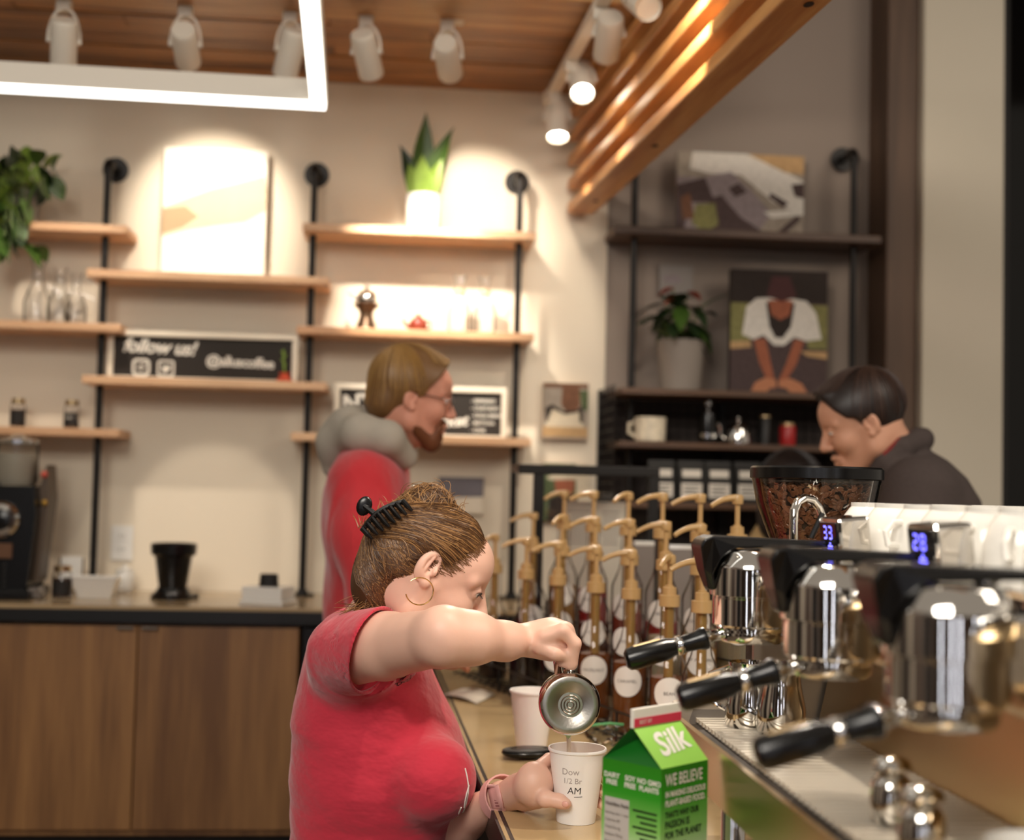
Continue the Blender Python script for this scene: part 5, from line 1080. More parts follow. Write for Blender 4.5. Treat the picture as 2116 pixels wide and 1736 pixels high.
mat('skin_fair', 'E4B7A2', .45, sss=.12, var=.05, vscale=25, bump=.02, bscale=400); mat('skin_man', 'CC8F78', .5, sss=.12, var=.06, vscale=25); mat('skin_customer', 'C8957A', .5, sss=.1, var=.06, vscale=25)
mat('red_tee', 'C2293E', .85, var=.05, vscale=90, bump=.55, bscale=7, bdist=.03, sheen=.3, stretch=(1, 1, 1.6)); mat('red_hoodie', 'BC2A32', .9, var=.06, vscale=40, bump=.6, bscale=5, bdist=.05, sheen=.3, stretch=(1.4, 1, .8)); mat('hood_grey', 'A79F92', .9, var=.08, vscale=40, bump=.05, bscale=300)
mat('jacket_char', '443A37', .9, var=.25, vscale=160, bump=.08, bscale=300); mat('denim', '3E444C', .85, var=.1, vscale=80); mat('trouser_black', '1A1716', .85); mat('shoe', '1A1513', .5); mat('coat_beige', 'A88E62', .85)
mat('hair_brown', '4A301A', .55, var=.3, vscale=30, stretch=(1, 1, 1)); mat('hair_light', '9C7448', .38); mat('hair_mid', '664527', .4); mat('hair_sand', '6E4E2C', .45, var=.25, vscale=30); mat('hair_sand_l', '94703E', .42); mat('hair_dark_l', '3A2820', .5); mat('hair_dark', '1E1411', .45, var=.3, vscale=30); mat('beard', '6A3E24', .6, var=.3, vscale=120)
FLZ = -.10
def legs(parent, x, y, zh, rz, m, hw=.17, hd=.12, spread=.10):
    s = SDF((-.3, -.25, FLZ+.04), (.3, .25, zh+.06), .008)
    s.ell((0, 0, zh-.05), (hd, hw, .13), .0)
    for e in (-1, 1): s.cone((0, e*.085, zh-.08), (.02, e*spread, (zh+FLZ)*.5), .088, .062, .04); s.cone((.02, e*spread, (zh+FLZ)*.5), (-.01, e*(spread+.01), FLZ+.10), .062, .048, .02)
    M = Matrix.Translation((x, y, 0)) @ Matrix.Rotation(rz, 4, 'Z'); V, Fq = s.mesh(); emit('trousers', [(V, Fq, M)], m, parent)
    for e in (-1, 1):
        s = SDF((-.14, -.08, FLZ), (.24, .08, FLZ+.16), .006); s.ell((.05, 0, FLZ+.035), (.13, .045, .04), 0); s.cone((-.02, 0, FLZ+.04), (-.015, 0, FLZ+.11), .045, .042, .02); s.half((0, 0, FLZ+.004), (0, 0, -1))
        V, Fq = s.mesh(); emit('shoe', [(V, Fq, M @ Matrix.Translation((0, e*(spread+.01), 0)))], 'shoe', parent)
# ---------------------------------------------------------------- the woman pouring milk
wb = P(770, 1700, 2.38); WP = thing('person', 'woman in a red T-shirt with clipped-up brown hair pouring milk', 'person', (wb.x, wb.y, FLZ))
HM = head_matrix(884, 1186, 2.245, 27, 'R', 4, 1.02); HI = HM.inverted()
def loc_of(x, y, d): return np.array(HI @ P(x, y, d))
hs = head_sdf(loc_of(765, 1310, 2.33), .0021, cr=(.034, .074), ez=.018)
Vh = hs.mesh()
# right arm with the hand closed on the pitcher handle (camera frame)
sa = SDF(cs(690, 1450, 2.0)-(0, .02, .12), cs(1215, 1235, 2.0)+(.02, .04, .30), .003)
sh_, el_, wr_ = cs(700, 1350, 2.24), cs(918, 1316, 1.98), cs(1098, 1322, 2.08)
m1 = cs(800, 1335, 2.12)
sa.chain([sh_, m1, el_], [.058, .0495, .0415], .02); sa.chain([el_, cs(975, 1319, 2.00), cs(1045, 1325, 2.045), wr_], [.0415, .0365, .0265, .0200], .02); sa.ell(cs(915, 1292, 1.965), (.011, .011, .011), .03)
sa.chain([wr_, cs(1135, 1322, 2.075)], [.0235, .030], .02)
pc = cs(1140, 1320, 2.075); sa.ell(pc, (.032, .027, .036), .02)
kn = [(1164, 1303, 2.035), (1170, 1301, 2.056), (1171, 1303, 2.078), (1166, 1309, 2.098)]
for i, kk in enumerate(kn):
    k0 = cs(1128, 1316+2*i, kk[2]+.006); k1 = cs(*kk); k2 = cs(1188-2*i, 1330+2*i, kk[2]+.002); k3 = cs(1181-2*i, 1364+(8 if i == 0 else 0), kk[2]+.008); k4 = cs(1160, 1368, kk[2]+.016)
    sa.chain([k0, k1], [.012, .0112], .010); sa.chain([k1, k2, k3, k4], [.0110, .0098, .0090, .0080], .004)
sa.chain([cs(1120, 1336, 2.045), cs(1148, 1350, 2.035), cs(1170, 1355, 2.040)], [.014, .0105, .0085], .006)
Va = sa.mesh()
# left forearm and hand around the cup
CW = Vector((cp.x, cp.y, BZ)); AI = AX.inverted()
def cupc(ang, r, z): return np.array(AI @ Vector((CW.x+math.cos(math.radians(ang))*r, CW.y+math.sin(math.radians(ang))*r, BZ+z)))
sl_ = SDF(cs(880, 1800, 2.5)*(1, 1, 0)+(0, 0, 1.98), cs(1275, 1560, 2.12)*(1, 1, 0)+(.01, .02, 2.48), .0029)
lw = cs(1036, 1652, 2.20); sl_.chain([cs(880, 1752, 2.42), cs(955, 1695, 2.32), lw], [.043, .036, .0245], .02)
pl = cupc(176, .066, .056); sl_.chain([lw, pl], [.0245, .027], .02); sl_.ell(pl, (.026, .034, .022), .015); sl_.ell(cs(1090, 1628, 2.165), (.030, .022, .020), .02)
for i, z_ in enumerate((.088, .068, .048, .029)):
    R0 = .0300+.0135*z_/.108; rr_ = R0+.0085
    sl_.chain([cupc(168, .060, z_*.6+.026), cupc(138, rr_+.004, z_), cupc(100, rr_, z_), cupc(60, rr_-.0005, z_-.002), cupc(26, rr_-.001, z_-.004), cupc(2-6*(i == 1 or i == 2), rr_-.001, z_-.005)], [.0115, .0100, .0095, .0088, .0080, .0068], .003)
th = [cs(1085, 1655, 2.15), cupc(206, .057, .040), cupc(226, .0440, .038), cupc(240, .0430, .035)]
sl_.chain(th, [.0165, .0125, .0105, .0088], .006)
Vl = sl_.mesh()
emit('body', [(*Vh, HM), (*Va, AX), (*Vl, AX)], 'skin_fair', WP, smooth=1)
inv = Matrix.Translation(-Vector(WP.location))
# thumb nail and knuckle nails
nl = AX @ Vector(cupc(243, .0515, .0365)); o = MB().sphere((0, 0, 0), (.006, .0022, .0048), 12, inv @ Matrix.Translation(nl) @ Matrix.Rotation(math.radians(-25), 4, 'Z')).build('thumb_nail', mat('nail', 'E0A89A', .25), WP)
eyes(WP, HM)
# T-shirt
st_ = SDF(cs(560, 1960, 2.35)-(0, 0, .26), cs(1010, 1235, 2.35)+(.03, .04, .26), .0045)
tb = rows([(1262, 700, 782, 0, .07), (1276, 676, 818, 0, .11), (1300, 655, 852, .01, .150), (1340, 636, 878, .02, .165), (1400, 617, 893, .02, .165), (1450, 604, 914, .02, .160), (1492, 598, 935, .02, .158), (1512, 603, 944, .02, .158), (1560, 602, 962, .02, .158), (1610, 597, 975, .02, .160), (1645, 600, 975, .02, .158), (1680, 597, 960, .02, .152), (1715, 600, 938, .02, .150), (1760, 594, 926, .02, .150), (1850, 586, 930, .02, .158), (1930, 580, 936, .02, .165)], 2.36)
st_.loft(tb, 0, 2.3, wob=.0035)
st_.ell(cs(895, 1610, 2.25), (.072, .072, .075), .03); st_.ell(cs(900, 1610, 2.46), (.072, .072, .075), .03)
a_, b_ = cs(722, 1352, 2.235), cs(790, 1342, 2.13)
st_.cone(a_, b_, .070, .0655, .035); dvec = (b_-a_)/np.linalg.norm(b_-a_)
# open the sleeve: cut the end square, hollow it, open the neckline
def cut_end(s, p, n_, rad):
    p = np.array(p); sl, g = s.sub_(p-rad, p+rad, 0); d = (g[0]-p[0])*n_[0]+(g[1]-p[1])*n_[1]+(g[2]-p[2])*n_[2]; r = np.sqrt((g[0]-p[0])**2+(g[1]-p[1])**2+(g[2]-p[2])**2)-rad
    f = s.F[sl]; s.F[sl] = np.where(r < 0, np.maximum(f, d), f).astype(np.float32)
ndir = np.array([.86, -.34, -.38]); ndir /= np.linalg.norm(ndir); hemc = cs(768, 1343, 2.150)
cut_end(st_, hemc-ndir*.012, ndir, .092)
sv = SDF(hemc-.11, hemc+.11, .0023)
sv.cone(cs(722, 1352, 2.235), cs(800, 1340, 2.115), .0690, .0660, 0); sv.half(hemc+ndir*.004, ndir); sv.cone(cs(700, 1354, 2.26), cs(860, 1333, 2.03), .0625, .0590, .002, 'sub'); sv.half(hemc-ndir*.060, -ndir)
Vsv = sv.mesh()
st_.cone(cs(770, 1300, 2.345), cs(862, 1190, 2.26), .062, .075, .01, 'sub')
Vs = st_.mesh(); emit('t_shirt', [(*Vs, AX), (*Vsv, AX)], 'red_tee', WP, smooth=2)
# white print on the chest
pr = MB()
def on_chest(x, y): return AX @ Vector(cs(x, y, 2.205))
import itertools
tee = [o_ for o_ in WP.children if o_.name.startswith('t_shirt')][0]
bpy.context.view_layer.update(); from mathutils.bvhtree import BVHTree
bvh = BVHTree.FromObject(tee, bpy.context.evaluated_depsgraph_get())
def hit(x, y, off=.0012):
    rd = ray(x, y).normalized(); l, n_, i_, d_ = bvh.ray_cast(CAMP-Vector(WP.location), rd)
    return (l+n_*off) if l is not None else None
for seg in (((960, 1588), (964, 1605), (967, 1625), (966, 1640)), ((966, 1640), (962, 1660), (957, 1675), (950, 1686)), ((968, 1622), (963, 1640), (960, 1655), (958, 1668)), ((952, 1668), (947, 1680), (943, 1690), (938, 1696))):
    ps = [hit(*p_) for p_ in seg]; ps = [p_ for p_ in ps if p_ is not None]
    if len(ps) > 1: pr.tube(ps, .0012, 6)
if pr.v: pr.build('chest_print', 'label_white', WP)
legs(WP, wb.x-.02, wb.y, .64, 0, 'trouser_black', .17, .125)
# hair
hh_ = SDF((-.20, -.12, -.15), (.12, .12, .20), .0026)
hh_.ell((-.012, 0, .034), (.098, .074, .074), 0)
hh_.ell((.040, 0, .045), (.050, .060, .045), .02)
zz = np.array([-.20, -.12, -.075, -.015, .018, .026, .07, .106, .13, .2]); xxh = np.array([-.05, -.052, -.041, -.024, -.012, .018, .045, .056, .066, .08])
X_ = hh_.ax[0][:, None, None]; Z_ = hh_.ax[2][None, None, :]; hh_.F = (hh_.F-np.clip((np.interp(hh_.ax[2], zz, xxh)[None, None, :]-X_)*.34, -.004, .0095)).astype(np.float32)
Lp = lambda x, y, d=2.245: loc_of(x, y, d)
hh_.ell(Lp(798, 1165), (.048, .058, .062), .02); hh_.ell(Lp(775, 1205), (.036, .046, .046), .02); hh_.ell(Lp(790, 1240), (.032, .042, .034), .02); hh_.ell(Lp(815, 1120), (.040, .050, .040), .02)
for (x, y, r) in ((868, 1040, .026), (890, 1032, .025), (912, 1040, .020), (850, 1052, .022)): hh_.ell(Lp(x, y), (r*1.1, r*1.4, r), .01)
for e in (-1, 1): hh_.ell((-.005, e*.084, .014), (.022, .018, .034), .006, 'sub')
Vhair = hh_.mesh(); HO = emit('hair', [(*Vhair, HM)], 'hair_brown', WP, smooth=2)
hb = BVHTree.FromObject(HO, bpy.context.evaluated_depsgraph_get())
def snap(p, off):  # p in head-local coords -> person-local point on the hair surface
    q = inv @ HM @ Vector(p); l, n_, i_, d_ = hb.find_nearest(q); return l+n_*off
random.seed(21); cl0 = Vector(Lp(762, 1108)); cl1 = Vector(Lp(850, 1048)); groups = {'hair_light': [], 'hair_mid': [], 'hair_brown': []}
def flow(p0, p1, side, lift=.0, n=12, off=.0009):
    out = []; p0 = Vector(p0); p1 = Vector(p1); ph = random.uniform(0, 6); am = random.uniform(0, .002)
    for i in range(n+1):
        u = i/n; p = p0.lerp(p1, u); p.y = side*(abs(p0.y)*(1-u)+.03*u)+side*min(.045, abs(p0.y))*math.sin(math.pi*u)*.9
        p.z += lift*math.sin(math.pi*u); q = snap(p, off+am*abs(math.sin(u*5+ph))); out.append(q)
    return out
for i in range(900):
    side = -1 if random.random() < .85 else 1; z0 = random.uniform(.022, .112); x0 = float(np.interp(z0, zz, xxh))-random.uniform(0, .05 if i % 3 else .004); y0 = .074*math.sqrt(max(.0, 1-((z0-.03)/.085)**2))*random.uniform(.7, 1)*random.choice((1, 1, .5, .2))
    t1 = random.random(); e_ = cl0.lerp(cl1, min(1, max(0, (z0-.02)/.10*.7+random.uniform(-.1, .3)))); g_ = random.choices(('hair_light', 'hair_mid', 'hair_brown'), (3, 4, 3))[0]
    groups[g_].append(flow((x0, side*y0, z0), e_, side, .02))
for i in range(480):   # from the nape up to the clip
    side = -1 if random.random() < .85 else 1; p0 = Vector(Lp(random.uniform(775, 845), random.uniform(1185, 1262))); p0.y = side*random.uniform(.02, .05); md = Vector(Lp(random.uniform(738, 790), random.uniform(1140, 1225))); md.y = side*random.uniform(.0, .05); e_ = cl0.lerp(cl1, random.uniform(-.05, .6)); out = []
    for k_ in range(11):
        u = k_/10; p = p0*(1-u)**2+md*2*u*(1-u)+e_*u*u; out.append(snap(p, .001+random.random()*.0006))
    groups[random.choices(('hair_light', 'hair_mid', 'hair_brown'), (2, 4, 4))[0]].append(out)
for i in range(110):   # tousled top knot
    c = Vector(Lp(random.uniform(848, 915), random.uniform(1022, 1050))); c.y = random.uniform(-.025, .02); R_ = random.uniform(.008, .024); a0 = random.uniform(0, 6); n_ = Vector((random.gauss(0, 1), random.gauss(0, 1), random.gauss(0, .6))).normalized(); u_ = n_.orthogonal().normalized(); v_ = n_.cross(u_)
    groups[random.choice(('hair_light', 'hair_mid', 'hair_light'))].append([inv @ HM @ (c+(u_*math.cos(a0+t_*.45)+v_*math.sin(a0+t_*.45))*R_*(1+.03*t_)) for t_ in range(10)])
for i in range(260):   # wound strands on the knot
    c = Vector(Lp(random.uniform(852, 912), random.uniform(1032, 1050))); n_ = Vector((random.gauss(0, .5), random.gauss(0, 1), random.gauss(0, .5))).normalized(); u_ = n_.orthogonal().normalized(); v_ = n_.cross(u_); a0 = random.uniform(0, 6)
    groups[random.choice(('hair_light', 'hair_mid', 'hair_light', 'hair_brown'))].append([snap(c+(u_*math.cos(a0+t_*.28)+v_*math.sin(a0+t_*.28))*.03, .001+.0008*random.random()) for t_ in range(9)])
for i in range(420):   # sides behind the ear, up to the clip
    side = -1 if random.random() < .8 else 1; p0 = Vector(Lp(random.uniform(790, 872), random.uniform(1105, 1215))); p0.y = side*.08; e_ = cl0.lerp(cl1, random.uniform(0, 1)); e_ = Vector((e_.x, side*.05, e_.z)); b2 = Vector((random.uniform(-.02, .0), 0, random.uniform(-.015, .01)))
    groups[random.choices(('hair_light', 'hair_mid', 'hair_brown'), (2, 4, 4))[0]].append([snap(p0.lerp(e_, u)+b2*math.sin(math.pi*u), .001+.0006*random.random()) for u in [k_/9 for k_ in range(10)]])
for i in range(120):    # loose hair on the neck and shoulder, fly-aways
    a = Vector(cs(random.uniform(752, 812), random.uniform(1215, 1262), 2.25-random.uniform(0, .05))); b = Vector(cs(random.uniform(688, 775), random.uniform(1245, 1292), 2.24-random.uniform(0, .06))); m_ = (a+b)/2+Vector((random.uniform(-.01, .005), random.uniform(-.012, .012), 0))
    groups[random.choice(('hair_light', 'hair_mid'))].append([inv @ AX @ (a*(1-u)**2+m_*2*u*(1-u)+b*u*u) for u in [k_/8 for k_ in range(9)]])
for i in range(46):
    a = Vector(cs(random.uniform(850, 1000), 0, 2.2)); x_ = random.uniform(735, 960); y_ = 1035+((x_-880)/110)**2*30; a = Vector(cs(x_, y_+8, 2.22)); b = Vector(cs(x_+random.uniform(-30, 30), y_-random.uniform(4, 26), 2.22)); m_ = (a+b)/2+Vector((random.uniform(-.012, .012), .008, random.uniform(-.02, .02)))
    groups['hair_light'].append([inv @ AX @ (a*(1-u)**2+m_*2*u*(1-u)+b*u*u) for u in [k_/7 for k_ in range(8)]])
for g_, cv in groups.items(): tag(strand_mesh(cv, .00068).build('hair_strands', g_, HO), kind='stuff')
# claw clip
kc = [cl0.lerp(cl1, u) for u in [i/8 for i in range(9)]]
def clip_pt(u, dz, yv): 
    p = cl0.lerp(cl1, u); n_ = (cl1-cl0).normalized().cross(Vector((0, 1, 0))).normalized(); n_ = -n_ if n_.z < 0 else n_
    return inv @ HM @ (Vector((p.x, yv, p.z))+n_*dz)
ck = thing_clip = MB(); 
ck.tube([clip_pt(u, .016+.010*math.sin(math.pi*u), -.058) for u in [i/10 for i in range(11)]], .0042, 8)
for i in range(8):
    u = .04+i*.131; ck.tube([clip_pt(u, .012+.010*math.sin(math.pi*u), -.055), clip_pt(u+.01, .016+.008*math.sin(math.pi*u), -.064), clip_pt(u+.03, .007, -.070), clip_pt(u+.05, -.002, -.069)], [.0040, .0044, .0040, .0022], 8)
CK = ck.build('hair_clip', 'black_plastic', WP)
o = MB(); q = clip_pt(.30, .046, -.045); o.sphere((0, 0, 0), (.0125, .004, .0165), 16, Matrix.Translation(q) @ Matrix.Rotation(.35, 4, 'Y')); o.tube([clip_pt(.30, .046, -.045), clip_pt(.40, .022, -.056)], .005, 8); o.build('clip_lever', 'black_plastic', CK)
BO = [o_ for o_ in WP.children if o_.name.startswith('body')][0]; bpy.context.view_layer.update(); bb_ = BVHTree.FromObject(BO, bpy.context.evaluated_depsgraph_get()); tm = []
for i in range(190):
    z0 = random.uniform(.012, .112); xe = float(np.interp(z0, zz, xxh)); y0 = -.074*math.sqrt(max(.0, 1-((z0-.03)/.085)**2))*random.uniform(.5, 1); p0 = Vector((xe+random.uniform(.0, .013), y0, z0-.004)); p1 = p0+Vector((-.035, -.004, .004+random.uniform(-.006, .006)))
    tm.append([(lambda q_: q_[0]+q_[1]*.0009)(bb_.find_nearest(inv @ HM @ p0.lerp(p1, k_/6))) for k_ in range(7)])
tag(strand_mesh(tm, .00045, 3, taper=False).build('baby_hair', 'hair_mid', HO), kind='stuff')
# brow, lashes
bw = MB(); bw.tube([inv @ HM @ Vector(v) for v in ((.086, -.013, .029), (.083, -.026, .034), (.074, -.040, .033), (.064, -.048, .028))], [.0020, .0030, .0024, .0010], 6); bw.build('eyebrow', mat('brow_brown', '8A6244', .7), WP)
ls = MB(); ls.tube([inv @ HM @ Vector(v) for v in ((.0885, -.019, .0095), (.0905, -.026, .0125), (.0890, -.034, .0125), (.0845, -.042, .0085))], [.0008, .0014, .0015, .0008], 6)
for i in range(9):
    u = i/8; c = Vector((.0885+.003*math.sin(u*3)-.004*u, -.020-.021*u, .0105)); ls.tube([inv @ HM @ c, inv @ HM @ (c+Vector((.006, -.002*u, -.004)))], [.0005, .0002], 4)
ls.build('eyelashes', mat('lash', '2A1C14', .6), WP)
# hoop earring
ec = P(867, 1222, 2.135); er = MB(); R_ = .0215
er.tube([inv @ (ec+AX.col[0].to_3d()*math.cos(a)*R_+AX.col[1].to_3d()*math.sin(a)*R_+AX.col[2].to_3d()*math.cos(a)*.004) for a in [math.radians(130-i*10) for i in range(31)]], .0010, 8); er.build('hoop_earring', mat('gold', 'D8B070', .2, 1), WP)
# watch band on the left wrist
wa = Vector(cs(1020, 1660, 2.22)); wd_ = (Vector(cs(1050, 1645, 2.19))-Vector(cs(990, 1680, 2.27))).normalized(); u_ = wd_.orthogonal().normalized(); v_ = wd_.cross(u_); mb = MB(); n = 28; vs = []; wc_ = Vector(cs(1038, 1650, 2.198))
for i in range(n):
    a = 2*math.pi*i/n; r_ = .0345
    for t_ in (-.010, .010):
        for rr_ in (r_, r_+.0028): vs.append(inv @ AX @ (wc_+u_*math.cos(a)*rr_+v_*math.sin(a)*rr_+wd_*t_))
fs = []
for i in range(n):
    a = i*4; b = ((i+1) % n)*4; fs += [(a, b, b+2, a+2), (a+1, a+3, b+3, b+1), (a, a+1, b+1, b), (a+2, b+2, b+3, a+3)]
mb.sm = True; mb.poly(vs, fs); WBD = mb.build('wrist_band', mat('pink_band', 'D8A09A', .55), WP)
BO = [o_ for o_ in WP.children if o_.name.startswith('body')][0]; bpy.context.view_layer.update(); bb_ = BVHTree.FromObject(BO, bpy.context.evaluated_depsgraph_get())
def skin_hit(x, y, off):
    rd = ray(x, y).normalized(); l, n_, i_, d_ = bb_.ray_cast(CAMP-Vector(WP.location), rd); return None if l is None else l-rd*off
rowsL = []; last = None
for k_ in range(15):
    y_ = 1622+k_*5.9; xm = 1018+k_*1.35
    pr_ = [skin_hit(xm+dx, y_, .0042) for dx in (-12, -4, 4, 12)]
    if any(p_ is None for p_ in pr_):
        if last is None: pr_ = [P(xm+dx, y_, 2.172)-Vector(WP.location) for dx in (-12, -4, 4, 12)]
        else: pr_ = [q_+Vector((.0012, 0, -.0049)) for q_ in last]
    rowsL.append(pr_); last = pr_
vs = [p_ for r__ in rowsL for p_ in r__]; fs = [(4*i+j, 4*i+j+1, 4*i+j+5, 4*i+j+4) for i in range(14) for j in range(3)]
o = MB().poly(vs, fs).build('strap_tail', 'pink_band', WBD, smooth=True); md_ = o.modifiers.new('thick', 'SOLIDIFY'); md_.thickness = .0028; md_.offset = 0
sl2 = MB(); rv_ = AX.col[2].to_3d()*.0022
for i in range(1, 14, 1):
    if i in (8, 9): continue
    a_, b_, c_, d_ = rowsL[i][1], rowsL[i][2], rowsL[i+1][2] if i < 14 else rowsL[i][2], rowsL[i+1][1]
    sl2.poly([a_-rv_, b_-rv_, b_.lerp(c_, .5)-rv_, a_.lerp(d_, .5)-rv_], [(0, 1, 2, 3)])
sl2.build('strap_slots', mat('slot_rose', '9A5A5C', .7), WBD)
k0_, k1_ = rowsL[8], rowsL[9]; rv2 = AX.col[2].to_3d()*.003; ex_ = AX.col[0].to_3d()*.0025
MB().poly([k0_[0]-rv2-ex_, k0_[3]-rv2+ex_, k1_[3]-rv2+ex_, k1_[0]-rv2-ex_], [(0, 1, 2, 3)]).build('strap_keeper', 'pink_band', WBD)
# ---------------------------------------------------------------- milk pitcher in her hand, stream of milk
pb0 = P(1179, 1457, 2.025); pb1 = P(1166, 1442, 2.130); t = thing('milk_pitcher', 'steel milk pitcher tipped over the cup, its base facing the camera', 'pitcher', tuple(pb0)); PM = axis_to(Vector((0, 0, 0)), pb1-pb0)
MB().lathe([(0, .0030), (.0185, .0030), (.0200, .0018), (.0320, .0014), (.0330, .0010), (.0390, .0004), (.0420, .0014)], 48, PM, cap=False).build('pitcher_base', mat('brushed_base', 'A9A49C', .34, 1, bump=.03, bscale=250), t)
MB().lathe([(.0415, .0012), (.0455, .006), (.0465, .014), (.046, .035), (.041, .060), (.0365, .080), (.037, .092), (.040, .104), (.0385, .104), (.0350, .080), (.0395, .058), (.0445, .03), (.0445, .012), (.02, .006), (0, .006)], 48, PM, cap=False).build('pitcher_body', 'chrome', t)
stp = MB(); 
for k_ in range(3): stp.lathe([(.004+.0045*k_, .0028), (.005+.0045*k_, .0020), (.006+.0045*k_, .0028)], 24, PM, cap=False)
stp.build('base_stamp', 'steel_dark', t)
hp = [P(1177, 1398, 2.055), P(1175, 1374, 2.050), P(1172, 1348, 2.056), P(1160, 1334, 2.075), P(1152, 1342, 2.105), P(1157, 1392, 2.125)]
vs = []; cr_ = AX.col[0].to_3d()
for p_ in hp:
    for s_ in (-1, 1): vs.append(p_-pb0+cr_*s_*.0085)
o = MB().poly(vs, [(2*i, 2*i+1, 2*i+3, 2*i+2) for i in range(len(hp)-1)]).build('handle', 'chrome', t, smooth=True); o.modifiers.new('thick', 'SOLIDIFY').thickness = .003
lipp = P(1174, 1500, 2.112); MB().prism([(-.018, 0), (0, -.020), (.018, 0)], 'Y', -.004, .004, Matrix.Translation(lipp-pb0)).build('spout_lip', 'chrome', t)
top_ = P(1174, 1512, 2.112); bot = Vector((top_.x+.002, top_.y, BZ+.0755)); o = MB().tube([top_, top_.lerp(bot, .3)+Vector((.001, 0, 0)), top_.lerp(bot, .7), bot], [.0042, .0034, .0030, .0036], 10).build('milk_stream', mat('milk', 'F4E6D4', .4)); tag(o, 'thin stream of milk falling into the paper cup', 'milk')
# ---------------------------------------------------------------- bearded man in the red hoodie
mbp = P(770, 1300, 3.45); MN = thing('person', 'bearded man in a red hoodie with a grey hood, seen from the side', 'person', (mbp.x, mbp.y, FLZ)); inv = Matrix.Translation(-Vector(MN.location))
HM = head_matrix(853, 824, 3.42, 12, 'R', 8, .98); HI = HM.inverted(); hs = head_sdf(loc_of(790, 925, 3.45), .003, True); Vh = hs.mesh()
s = SDF(cs(640, 1480, 3.45)-(0, 0, .62), cs(1000, 880, 3.45)+(.02, .04, .1), .005); s.chain([cs(790, 925, 3.45), cs(752, 1000, 3.30), cs(756, 1110, 3.21), cs(770, 1240, 3.16), cs(850, 1310, 3.12)], [.05, .045, .04, .035, .034], .01)
hd_w = cs(915, 1352, 3.05); s.chain([cs(850, 1310, 3.12), hd_w], [.034, .028], .01); s.ell(cs(935, 1362, 3.02), (.03, .024, .03), .02)
for i in range(4): s.chain([cs(940, 1358+3*i, 3.0+.02*i), cs(958, 1366+3*i, 2.99+.02*i), cs(966, 1378+2*i, 2.99+.02*i)], [.010, .0095, .008], .004)
Vm = s.mesh(); emit('body', [(*Vh, HM), (*Vm, AX)], 'skin_man', MN)
eyes(MN, HM, '6A7078')
s = SDF(cs(600, 1560, 3.45)-(0, 0, .55), cs(960, 850, 3.45)+(.02, .03, .34), .007)
s.loft(rows([(905, 730, 800, 0, .08), (935, 700, 828, 0, .13), (970, 684, 842, 0, .19), (1010, 676, 848, 0, .215), (1100, 670, 856, 0, .21), (1250, 674, 868, 0, .20), (1380, 680, 885, 0, .19), (1500, 685, 890, 0, .19)], 3.45), 0, 2.3, wob=.006)
s.chain([cs(752, 1000, 3.28), cs(756, 1110, 3.21), cs(770, 1240, 3.16)], [.078, .070, .060], .06); s.chain([cs(770, 1240, 3.16), cs(905, 1345, 3.06)], [.060, .042], .02)
s.chain([cs(760, 985, 3.64), cs(790, 1120, 3.68), cs(850, 1240, 3.60)], [.088, .070, .055], .03)
emit('sweatshirt', [(*s.mesh(), AX)], 'red_hoodie', MN, smooth=2)
s = SDF(cs(640, 1040, 3.45)-(0, 0, .28), cs(900, 800, 3.45)+(0, .03, .28), .005)
s.chain([cs(838, 945, 3.36), cs(800, 905, 3.30), cs(745, 895, 3.32), cs(712, 905, 3.42), cs(735, 890, 3.56), cs(800, 900, 3.58), cs(842, 938, 3.50)], [.030, .040, .046, .052, .046, .040, .028], .02)
s.chain([cs(735, 880, 3.42), cs(700, 920, 3.44), cs(690, 965, 3.45)], [.05, .052, .030], .03); s.ell(cs(722, 868, 3.42), (.04, .03, .07), .03)
s.cone(cs(812, 930, 3.45), cs(842, 850, 3.42), .052, .060, .01, 'sub')
emit('hood', [(*s.mesh(), AX)], 'hood_grey', MN, smooth=2)
legs(MN, mbp.x+.03, mbp.y, .86, 0, 'denim', .18, .14)
def simple_hair(owner, M, zz, xxh, m, ml, infl, extra=(), ns=350, seed=1, earcut=True, down=True):
    hh = SDF((-.17, -.12, -.14), (.13, .12, .17), .0035); hh.ell((-.012, 0, .042), (.098+infl, .074+infl, .083+infl), 0); hh.ell((.040, 0, .050), (.052+infl*.7, .062+infl*.7, .047+infl), .02)
    for c, r, k in extra: hh.ell(c, r, k)
    hh.F = np.maximum(hh.F, (hh.ax[0][:, None, None]-np.interp(hh.ax[2], zz, xxh)[None, None, :].astype(np.float32))*.8)
    if earcut:
        for e in (-1, 1): hh.ell((-.004, e*.082, -.012), (.022, .03, .026), .006, 'sub')
    inv = Matrix.Translation(-Vector(owner.location)); ho = emit('hair', [(*hh.mesh(), M)], m, owner, smooth=1); b_ = BVHTree.FromObject(ho, bpy.context.evaluated_depsgraph_get()); random.seed(seed); cv = []
    crown = Vector((-.06, 0, .115))
    for i in range(ns):
        a = random.uniform(0, 2*math.pi); el = random.uniform(.2, 1.0); d_ = Vector((math.cos(a)*.12, math.sin(a)*.10, .02-.13*el)); pts_ = []
        if d_.x > .05: d_.z = max(d_.z, .05)
        for k in range(10):
            u = k/9*random.uniform(.95, 1); p = crown.lerp(d_+Vector((-.01, 0, .02)), u)+Vector((0, 0, .05*math.sin(math.pi*u*.7))); l, n_, i_, dd2 = b_.find_nearest(inv @ M @ p); pts_.append(l+n_*.0012)
        cv.append(pts_)
    tag(strand_mesh(cv, .0016).build('hair_strands', ml, ho), kind='stuff'); return ho
simple_hair(MN, HM, np.array([-.14, -.085, -.045, -.02, .0, .03, .06, .10, .14, .2]), np.array([-.055, -.05, -.03, .005, .012, .028, .050, .070, .075, .08]), 'hair_sand', 'hair_sand_l', .016, [((-.07, 0, -.02), (.05, .07, .06), .02), ((.06, 0, .085), (.03, .055, .03), .02)], 420, 31)
